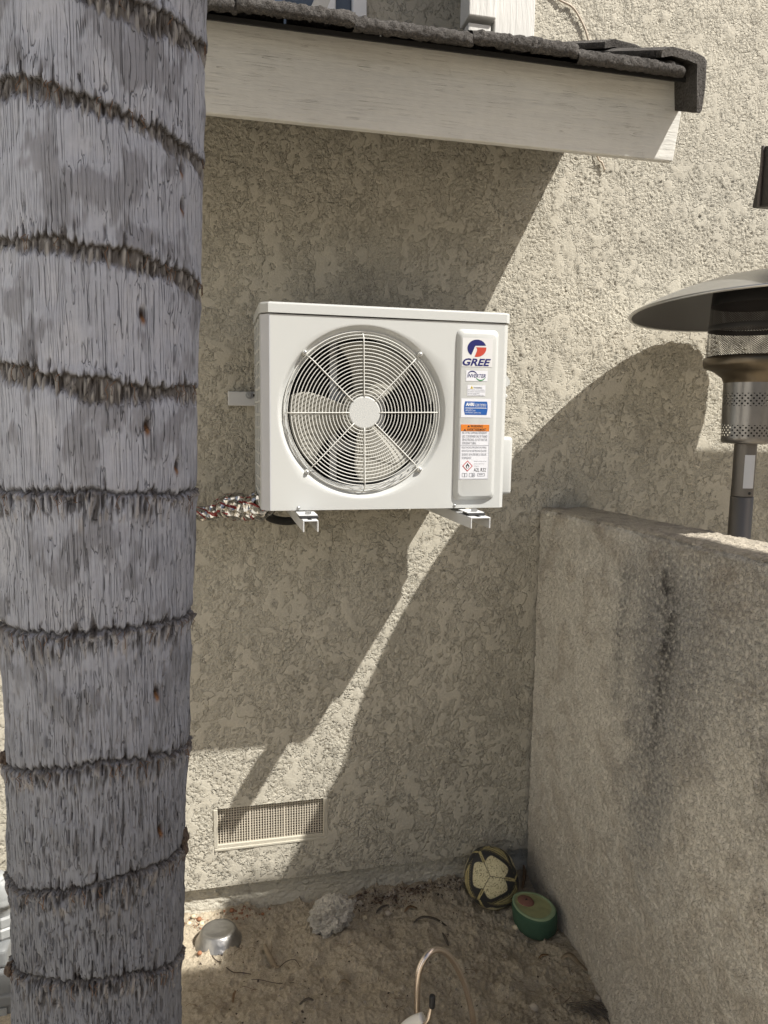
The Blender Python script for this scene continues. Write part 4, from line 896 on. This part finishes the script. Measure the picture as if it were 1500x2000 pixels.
bwl = box('bounce_wall', (-3.2, -7.0, GZ-.05), (-3.0, -.2, 2.3), mat('bounce_wall_paint', (.70, .69, .65), .8, var=[(3, .05)]), None, .01)  # unseen wall added to bounce sunlight onto garden wall and trunk
tag(bwl, 'tall white wall added out of view left of the palm to bounce sunlight', 'bounce wall', kind='thing')

# ================================================================== SMALL WALL THINGS
cb1 = [at(x, y, -.008) for x, y in ((1060, -30), (1090, -2), (1118, 14), (1136, 42), (1147, 70), (1152, 100), (1158, 200), (1166, 300), (1176, 318), (1181, 332))]
tag(tube('wall_cable', spline(cb1, 6), .0035, M['cable'], None, 8), 'thin beige cable curving down the sunlit wall beside the roof corner', 'cable')

# ================================================================== BALL
def ball():
    c_ = Vector((.858, -.122, gz(.858, -.125)+.106)); nu, nv = 260, 130
    front = (Vector(CP)-c_).normalized(); up = Vector((0, 0, 1)); rt = up.cross(front).normalized(); upp = front.cross(rt)
    th = np.linspace(0, 2*math.pi, nu, endpoint=False); phv = np.linspace(.001, math.pi-.001, nv); TH, PV = np.meshgrid(th, phv)
    D = np.stack([np.sin(PV)*np.cos(TH), np.sin(PV)*np.sin(TH), np.cos(PV)], -1)
    fz = D @ np.array(front); fx_ = D @ np.array(rt); fy_ = D @ np.array(upp)
    # four panel centres of a tetrahedron, the first one facing the viewer
    cen = [np.array([0, .0, 1.])]; 
    for k in range(3):
        a_ = math.radians(30+120*k); cen.append(np.array([math.sqrt(8)/3*math.cos(a_), math.sqrt(8)/3*math.sin(a_), -1/3]))
    loc = np.stack([fx_, fy_, fz], -1); dots = np.stack([loc @ c0 for c0 in cen], -1); idx = dots.argmax(-1); best = np.take_along_axis(dots, idx[..., None], -1)[..., 0]
    theta = np.arccos(np.clip(best, -1, 1)); phi = np.zeros_like(theta)
    for k, c0 in enumerate(cen):
        ex = np.array([1., 0, 0]) if k == 0 else np.cross([0, 0, 1.], c0); ex /= np.linalg.norm(ex); ey = np.cross(c0, ex)
        p_ = np.arctan2(loc @ ey, loc @ ex); phi = np.where(idx == k, p_, phi)
    # three kites meet at the centre; seams between them at phi0 + 120k
    ph0 = math.radians(118); s_ = ((phi-ph0) % (2*math.pi/3))-math.pi/3             # -60..60 within a kite
    kr = .76/np.cos(np.abs(np.abs(s_)-.0)*.0+0)*(1-.10*np.cos(3*s_)-.42*sstep(.45, 1.05, np.abs(s_)))
    seam = theta*np.abs(np.sin(np.pi/3-np.abs(s_)))
    kite = sstep(.0, .03, kr-theta)
    ring2 = .99*(1-.10*np.cos(3*s_))
    band = (theta > kr)*sstep(.0, .02, ring2-theta)
    gold = (theta > ring2)*(theta < ring2+.19)*(1-.85*np.exp(-((theta-ring2-.085)/.016)**2))
    notch = band*(seam < .05)
    yel = np.array([.60, .545, .34]); blk = np.array([.028, .028, .03]); gld = np.array([.42, .36, .17])
    colr = np.broadcast_to(blk, TH.shape+(3,)).copy()
    for w, cc in ((gold, gld), (notch, gld*1.1), (kite, yel)):
        w = np.clip(w*1.0, 0, 1)[..., None]; colr = colr*(1-w)+cc*w
    spk = np.array([[mnoise.noise(Vector(d)*26)+.6*mnoise.noise(Vector(d)*60) for d in row] for row in D]); w = (sstep(.22, .5, spk)*kite*.85)[..., None]; colr = colr*(1-w)+np.array([.10, .085, .04])*w
    strp = band*(np.sin(theta*150) > .55)*(theta > ring2-.09); colr = np.where((strp > 0)[..., None], gld*.6, colr)
    line = sstep(.018, .006, seam)*(theta < .8); colr = colr*(1-line[..., None])+np.array([.03, .026, .015])*line[..., None]
    dent = np.array([[mnoise.noise(Vector(d)*1.6+Vector((4, 2, 1))) for d in row] for row in D])
    R = 1+.05*dent-.020*line-.012*np.exp(-((theta-ring2-.05)/.03)**2)+.008*kite-.05*np.exp(-(theta/.5)**2)
    P = np.array(c_)+D*R[..., None]*np.array([.104, .100, .112]); P[..., 0] += (P[..., 2]-c_[2])*(-.06)
    P[..., 2] = np.maximum(P[..., 2], gz(.858, -.125)-.004); P[..., 1] = np.minimum(P[..., 1], -.004)
    P = np.concatenate([P, P[:, :1]], 1); colr = np.concatenate([colr, colr[:, :1]], 1)
    o = gridmesh('football', P[::-1], M['ball'], None, col=colr[::-1]); tag(o, 'deflated dirty yellow and black football in the corner', 'ball')
ball()

# ================================================================== AVOCADO TOY
def avocado():
    root_p = Vector((.948, -.268, gz(.95, -.28)-.006)); rt = empty('avocado_toy', root_p, 'green avocado half shaped toy with brown pit beside the football', 'toy')
    N_ = 48
    def out(s_, t):       # pear outline, blunt end to the right and near the viewer
        r_ = .057*s_*(1+.25*math.cos(t)-.07*math.cos(2*t)-.05*math.cos(3*t)); return Vector((r_*math.cos(t)*1.62, r_*math.sin(t)*1.0))
    rotz = Matrix.Rotation(math.radians(-58), 3, 'Z'); tilt = Matrix.Rotation(math.radians(5), 3, 'X') @ Matrix.Rotation(math.radians(-6), 3, 'Y')
    def place(p2, z): return root_p+tilt @ (rotz @ Vector((p2.x, p2.y, z)))+Vector((0, 0, .028))
    lev = [(.55, -.034), (.85, -.032), (.97, -.016), (1.0, .012), (1.0, .044), (.985, .052), (.955, .056)]
    V = []; F = []
    for s_, z in lev: V += [place(out(s_, 2*math.pi*k/N_), z) for k in range(N_)]
    for i in range(len(lev)-1):
        for k in range(N_): F.append((i*N_+k, i*N_+(k+1) % N_, (i+1)*N_+(k+1) % N_, (i+1)*N_+k))
    F.append(tuple(range(N_))[::-1]); pmesh('shell', V, F, M['shell'], rt, True)
    def ringsurf(name, levs, m_, capped=False):
        V = []; F = []
        for s_, z in levs: V += [place(out(s_, 2*math.pi*k/N_), z) for k in range(N_)]
        for i in range(len(levs)-1):
            for k in range(N_): F.append((i*N_+k, i*N_+(k+1) % N_, (i+1)*N_+(k+1) % N_, (i+1)*N_+k))
        if capped: F.append(tuple((len(levs)-1)*N_+k for k in range(N_)))
        return pmesh(name, V, F, m_, rt, True)
    ringsurf('rim', [(.955, .056), (.94, .0585), (.86, .0595), (.80, .058)], M['fleshrim'])
    ringsurf('flesh', [(.80, .058), (.6, .057), (.3, .0575)], M['flesh'], True)
    V = []; F = []; n_ = 28
    for s_, z in ((1, .057), (.96, .0605), (.8, .063), (.4, .065)):
        V += [place(Vector((-.014+.032*s_*math.cos(t), .000+.024*s_*math.sin(t))), z) for t in np.linspace(0, 2*math.pi, n_, endpoint=False)]
    for i in range(3):
        for k in range(n_): F.append((i*n_+k, i*n_+(k+1) % n_, (i+1)*n_+(k+1) % n_, (i+1)*n_+k))
    F.append(tuple(3*n_+k for k in range(n_))); pit_ = pmesh('pit', V, F, M['pit'], rt, True)
    c_ = place(Vector((-.012, .000)), .0652); bm = bmesh.new(); bmesh.ops.create_uvsphere(bm, u_segments=10, v_segments=6, radius=.0035, matrix=Matrix.Translation(c_)); bmobj('squeaker_hole', bm, M['rubber'], pit_)
avocado()
# pimpled texture of the flesh
def pimple(m):
    n = m.node_tree.nodes; l = m.node_tree.links; tc = n.new('ShaderNodeTexCoord'); v = n.new('ShaderNodeTexVoronoi'); v.inputs['Scale'].default_value = 260; v.inputs['Randomness'].default_value = .15
    l.new(tc.outputs['Object'], v.inputs['Vector']); b = n.new('ShaderNodeBump'); b.inputs['Distance'].default_value = .003; b.inputs['Strength'].default_value = 1; b.invert = True
    l.new(v.outputs['Distance'], b.inputs['Height']); l.new(b.outputs[0], n['Principled BSDF'].inputs['Normal'])
pimple(M['flesh'])

# ================================================================== ROCK, BOWL
c_ = atz(650, 1800, GZ+.03); bm = bmesh.new(); bmesh.ops.create_icosphere(bm, subdivisions=6, radius=1)
for v in bm.verts:
    p = v.co.copy(); n_ = 1+.26*mnoise.noise(p*1.3+Vector((5, 3, 1)))+.16*mnoise.noise(p*3+Vector((1, 9, 0)))+.16*mnoise.noise(p*4.5)-.12*max(0, mnoise.noise(p*7))+.04*mnoise.noise(p*18)
    p = p*n_; v.co = Vector((c_[0]+p.x*.078, c_[1]+.012+p.y*.060, GZ+.046+p.z*.062+p.x*.010))
tag(bmobj('rock', bm, M['rock'], None, False), 'rough lump of concrete with pebbles lying by the footing', 'rock')
bc = atz(427, 1840, GZ+.02); bx_, by_ = float(bc[0]), float(bc[1])+.035
bw = lathe('metal_bowl', [(.0, .040), (.040, .039), (.047, .0415), (.054, .0415), (.060, .036), (.068, .018), (.076, .003), (.079, .0), (.079, -.010)], (bx_, by_, gz(bx_, by_)+.006), M['bowl'], None, 56, tilt=Matrix.Rotation(math.radians(-3), 3, 'X'))
tag(bw, 'upturned dull metal bowl on the soil beside the palm trunk', 'bowl')

# ================================================================== COPPER TUBE
cop = empty('copper_tubing', (.35, -.95, GZ), 'loop of bright copper tubing with a black cap at the bottom of the picture', 'copper tube')
cyy = lambda x, y, dep: CP+ray(x, y)*dep
loop = [cyy(x, y, d_) for x, y, d_ in ((852, 2300, 1.93), (826, 2100, 1.84), (816, 1990, 1.80), (815, 1940, 1.79), (819, 1895, 1.79), (836, 1864, 1.80), (857, 1855, 1.82), (881, 1872, 1.84), (903, 1912, 1.86), (918, 1960, 1.87), (926, 2010, 1.88), (930, 2100, 1.90), (905, 2330, 1.95))]
tube('tube_loop', spline(loop, 8), .0076, M['copper'], cop, 12)
e_ = [cyy(x, y, d_) for x, y, d_ in ((700, 2200, 1.80), (770, 2040, 1.74), (815, 2005, 1.72), (834, 1995, 1.70), (840, 1975, 1.70), (844, 1958, 1.70))]
tube('tube_end', spline(e_, 6), .0050, M['copper'], cop, 12)
cp0, cp1 = cyy(843.5, 1968, 1.70), cyy(844.5, 1944, 1.70); tube('end_cap', [cp0, Vector(cp0).lerp(Vector(cp1), .12), Vector(cp0).lerp(Vector(cp1), .9), cp1], [.0066, .0072, .0072, .006], M['cap'], cop, 16)
tube('insulation', spline([cyy(640, 2260, 1.82), cyy(730, 2080, 1.76), cyy(790, 2008, 1.73), cyy(826, 1988, 1.715)], 6), .0125, M['foam'], cop, 14)

# ================================================================== GAS METER (left edge)
GXm, GYm = float(at(-20, 1850, -.24)[0]), -.24
met = empty('gas_meter', (GXm, GYm, GZ), 'grey gas meter with pipe union half hidden behind the palm', 'gas meter')
def mz(y): return float(at(10, y, GYm)[2])
box('meter_body', (GXm-.16, GYm-.08, mz(2080)), (GXm+.082, GYm+.08, mz(1862)), M['meter'], met, .012, 3, smooth=False)
box('meter_shoulder', (GXm-.145, GYm-.07, mz(1862)), (GXm+.066, GYm+.07, mz(1826)), M['meter'], met, .012, 3)
box('meter_plate', (GXm+.005, GYm-.086, mz(1985)), (GXm+.062, GYm-.0805, mz(1930)), M['pipe'], met, .002)
box('meter_flange', (GXm-.168, GYm-.09, mz(1925)), (GXm+.09, GYm+.09, mz(1905)), M['meter'], met, .005)
ux = float(at(8, 1800, GYm)[0])
lathe('union_nut', [(.028, mz(1826)), (.034, mz(1820)), (.034, mz(1806)), (.029, mz(1803)), (.031, mz(1800)), (.031, mz(1786)), (.026, mz(1782))], (ux, GYm, 0), M['pipe'], met, 8, smooth=False)
lathe('riser_pipe', [(.022, mz(1786)), (.022, mz(1765)), (.031, mz(1763)), (.033, mz(1757)), (.030, mz(1750))], (ux, GYm, 0), M['pipe'], met, 24)
tube('elbow', spline([(ux, GYm, mz(1765)), (ux, GYm+.002, mz(1745)), (ux-.012, GYm+.01, mz(1728)), (ux-.05, GYm+.02, mz(1724)), (ux-.4, GYm+.03, mz(1724))], 6), .030, M['pipe'], met, 18)

# ================================================================== LITTER
def leafstrip(name, ctrl, w, m_, label, cat, group=None, fold=.3):
    pts = spline([Vector(p) for p in ctrl], 6); V = []; F = []; n_ = len(pts)
    for i, p in enumerate(pts):
        t = i/(n_-1); d_ = (pts[min(i+1, n_-1)]-pts[max(i-1, 0)]).normalized(); s_ = d_.cross(Vector((0, 0, 1))).normalized(); ww = w*math.sin(math.pi*(.08+.84*t))**.8
        V += [p+s_*ww+Vector((0, 0, fold*ww)), p+Vector((0, 0, -.0)), p-s_*ww+Vector((0, 0, fold*ww)), p+s_*ww*.9+Vector((0, 0, fold*ww-.0018)), p+Vector((0, 0, -.0018)), p-s_*ww*.9+Vector((0, 0, fold*ww-.0018))]
    for i in range(n_-1):
        a_ = i*6; b_ = a_+6; F += [(a_, a_+1, b_+1, b_), (a_+1, a_+2, b_+2, b_+1), (a_+3, b_+3, b_+4, a_+4), (a_+4, b_+4, b_+5, a_+5), (a_, b_, b_+3, a_+3), (a_+2, a_+5, b_+5, b_+2)]
    return tag(pmesh(name, V, F, m_, None, True), label, cat, group)
def gp(x, y, h=.006):
    q = atz(x, y, GZ); return (float(q[0]), float(q[1]), gz(float(q[0]), float(q[1]))+h)
leafstrip('dry_leaf', [gp(516, 1850, .020), gp(524, 1868, .010), gp(536, 1884, .005), gp(546, 1888, .006)], .010, M['chip'], 'curled tan dry leaf standing from the soil below the vent', 'dry leaf')
tag(tube('leaf_stalk', spline([gp(546, 1888), gp(560, 1880, .016), gp(576, 1880, .014), gp(586, 1890, .004)], 5), .0014, M['twig'], None, 5), 'thin arched dark stalk beside the tan leaf', 'twig')
tag(tube('straw', [gp(530, 1862, .0), gp(531, 1826, .001)], .0013, M['chip'], None, 5), 'pale straw upright behind the tan leaf', 'straw')
leafstrip('dry_leaf', [gp(808, 1806, .003), gp(825, 1800, .010), gp(850, 1800, .012), gp(876, 1805, .003)], .0065, M['leafgrey'], 'long grey brown dry leaf lying below the footing right of the rock', 'dry leaf')
leafstrip('dry_leaf', [gp(864, 1818, .004), gp(870, 1830, .009), gp(876, 1843, .004)], .005, M['leafgrey'], 'short dark curled leaf above the copper loop', 'dry leaf')
leafstrip('wood_chip', [gp(1096, 1876, .014), gp(1112, 1872, .016), gp(1128, 1882, .012), gp(1146, 1893, .008)], .011, M['chip'], 'pale splintered wood chip near the garden wall', 'wood chip')
for k, (pts, lab) in enumerate((([(442, 1896), (455, 1902), (470, 1902), (490, 1906)], 'crooked dark twig on the soil below the bowl'), ([(475, 1915), (500, 1918), (540, 1919), (575, 1918)], 'long thin straight twig on the soil in front'), ([(395, 1832), (420, 1878), (440, 1884)], 'slim brown twig curving in front of the bowl'), ([(925, 1690), (0, 0)], ''))):
    if lab: tag(tube('twig', spline([gp(x, y, .004) for x, y in pts], 5), .0016 if k != 1 else .0011, M['twig'], None, 5), lab, 'twig')
leafstrip('dry_leaf', [gp(1020, 1735, .008), gp(1024, 1722, .02), gp(1022, 1708, .03)], .007, M['leaf'], 'small orange dry leaf standing between football and garden wall', 'dry leaf')
for k, (pts, w_, m_, lab) in enumerate((
        ([(790, 1783), (800, 1778), (815, 1776)], .006, 'leaf', 'small brown leaf scrap in the litter under the footing left of the ball'),
        ([(735, 1782), (745, 1776), (760, 1772)], .005, 'leafgrey', 'grey leaf sliver in the litter just right of the rock'),
        ([(1052, 1866), (1060, 1862), (1072, 1866)], .004, 'leaf', 'tiny brown leaf scrap on bare soil below the avocado toy'),
        ([(660, 1925), (672, 1918), (686, 1921)], .005, 'chip', 'small tan leaf scrap on the soil left of the copper loop'),
        ([(585, 1968), (600, 1960), (612, 1963)], .005, 'leafgrey', 'grey leaf scrap on the soil at the lower middle'),
        ([(455, 1962), (457, 1948), (461, 1936)], .004, 'leaf', 'narrow brown leaf scrap on the soil near the palm base'))):
    leafstrip('leaf_scrap', [gp(x, y, .004+.005*(j == 1)) for j, (x, y) in enumerate(pts)], w_, M[m_], lab, 'leaf scrap', fold=.5)
# frayed palm fibre at the foot of the garden wall
parts = []; rf = random.Random(8)
for k in range(34):
    x_, y_ = 1150+rf.uniform(-12, 50), 1965+rf.uniform(-8, 10); p0 = gp(x_-rf.uniform(20, 40), y_-rf.uniform(4, 12), .003); p2 = gp(x_+rf.uniform(10, 30), y_+rf.uniform(8, 22), .004); pm = [(a_+b_)/2 for a_, b_ in zip(p0, p2)]; pm[2] += rf.uniform(.005, .018)
    parts.append(tube_data(spline([p0, pm, p2], 3), .0013, 4))
tag(pmesh('palm_fibre', *merge(parts), M['leafgrey'], None), 'frayed grey tuft of palm fibre at the foot of the garden wall', 'palm fibre')
def pebble(x, y, r_, m_, name, label, cat, group=None, sink=.35, sq=(1, 1, .8)):
    p = gp(x, y, 0); bm = bmesh.new(); bmesh.ops.create_icosphere(bm, subdivisions=3, radius=1)
    for v in bm.verts:
        n_ = 1+.18*mnoise.noise(v.co*1.8+Vector((x, y, 0))*.37); v.co = Vector(p)+Vector((v.co.x*r_*sq[0]*n_, v.co.y*r_*sq[1]*n_, v.co.z*r_*sq[2]*n_+r_*sq[2]*(1-sink)))
    return tag(bmobj(name, bm, m_, None, True), label, cat, group)
pebble(1008, 1808, .011, M['shellp'], 'pebble', 'pale round pebble touching the avocado toy', 'pebble')
for x, y, r_, mm_, nm, lab in ((369, 1806, .009, 'shellp', 'snail_shell', 'cream snail shell nearest the palm trunk behind the bowl'), (378, 1796, .008, 'shellp', 'snail_shell', 'small cream snail shell behind the bowl beside the rust seed'), (389, 1798, .009, 'seed', 'seed', 'rust coloured seed left of the bowl rim'), (394, 1806, .009, 'shellp', 'snail_shell', 'cream snail shell touching the left of the bowl'), (453, 1788, .009, 'seed', 'seed', 'round rust coloured seed right behind the bowl'), (513, 1784, .006, 'seed', 'seed', 'tiny rust seed by the footing right of the bowl'), (390, 1868, .008, 'seed', 'seed', 'brown seed on the soil in front of the bowl')):
    pebble(x, y, r_, M[mm_], nm, lab, 'seed' if nm == 'seed' else 'snail shell')
pebble(1168, 1945, .012, M['pebble'], 'pebble', 'round grey pebble at the foot of the garden wall', 'pebble'); pebble(1044, 1968, .014, M['pebble'], 'pebble', 'grey pebble half sunk in soil right of the copper loop', 'pebble')
pebble(758, 1790, .012, M['pebble'], 'pebble', 'pale pebble in the litter right of the rock', 'pebble'); pebble(712, 1795, .010, M['shellp'], 'pebble', 'small whitish pebble just right of the rock', 'pebble')
# countless crumbs: gravel crumbs, humus bits, root fibres
rf = random.Random(21); ico = bmesh.new(); bmesh.ops.create_icosphere(ico, subdivisions=1, radius=1); iv = [v.co.copy() for v in ico.verts]; fi = [tuple(v.index for v in f.verts) for f in ico.faces]; ico.free()
def crumbs(name, n_, gen, rmin, rmax, m_, label, flat=.7):
    parts = []
    for k in range(n_):
        x, y = gen(); r_ = rmin*(rmax/rmin)**(rf.random()**2); z = gz(x, y)+r_*.15; R = Matrix.Rotation(rf.uniform(0, 6), 3, 'Z') @ Matrix.Rotation(rf.uniform(0, 3), 3, 'X')
        s3 = Vector((r_*rf.uniform(.7, 1.3), r_*rf.uniform(.7, 1.3), r_*flat)); parts.append(([Vector((x, y, z))+R @ Vector((v.x*s3.x*rf.uniform(.8, 1.2), v.y*s3.y, v.z*s3.z)) for v in iv], fi))
    return tag(pmesh(name, *merge(parts), m_, None), label, kind='stuff')
allg = lambda: (rf.uniform(-.3, 1.03), rf.uniform(-.85, -.01)); foot = lambda: (rf.uniform(.30, 1.0), -abs(rf.gauss(0, .035))-.002); footl = lambda: (rf.uniform(-.3, .05), -abs(rf.gauss(0, .03))-.002)
crumbs('gravel', 950, allg, .0014, .0055, M['pebble'], 'fine gravel crumbs strewn over the soil'); crumbs('humus', 420, foot, .002, .009, M['twig'], 'dark crumbly humus along the foot of the wall', .5)
crumbs('gravel_edge', 200, foot, .003, .011, M['pebble'], 'small pale stones along the foot of the wall'); crumbs('husks', 110, footl, .002, .006, M['seed'], 'reddish husks along the footing left of the rock', .5)
crumbs('dark_bits', 420, allg, .0014, .005, M['twig'], 'dark specks of bark strewn over the soil', .4)
parts = []
for k in range(190):
    if k < 110: x, y = rf.gauss(.50, .09), -abs(rf.gauss(.03, .03))-.01
    elif k < 140: x, y = rf.uniform(.85, 1.03), rf.uniform(-.85, -.55)
    else: x, y = allg()
    L_ = rf.uniform(.015, .06); an = rf.uniform(0, 6.28); pts = []
    for t in range(5): q = t/4-.5; pts.append((x+math.cos(an+q*rf.uniform(-1, 1))*L_*q, y+math.sin(an)*L_*q*.6, gz(x, y)+.002+rf.uniform(0, .012)*(1-4*q*q)))
    parts.append(tube_data(pts, .0007, 3))
tag(pmesh('root_fibres', *merge(parts), M['straw'], None), 'tangle of reddish brown root fibres on the soil', kind='stuff')
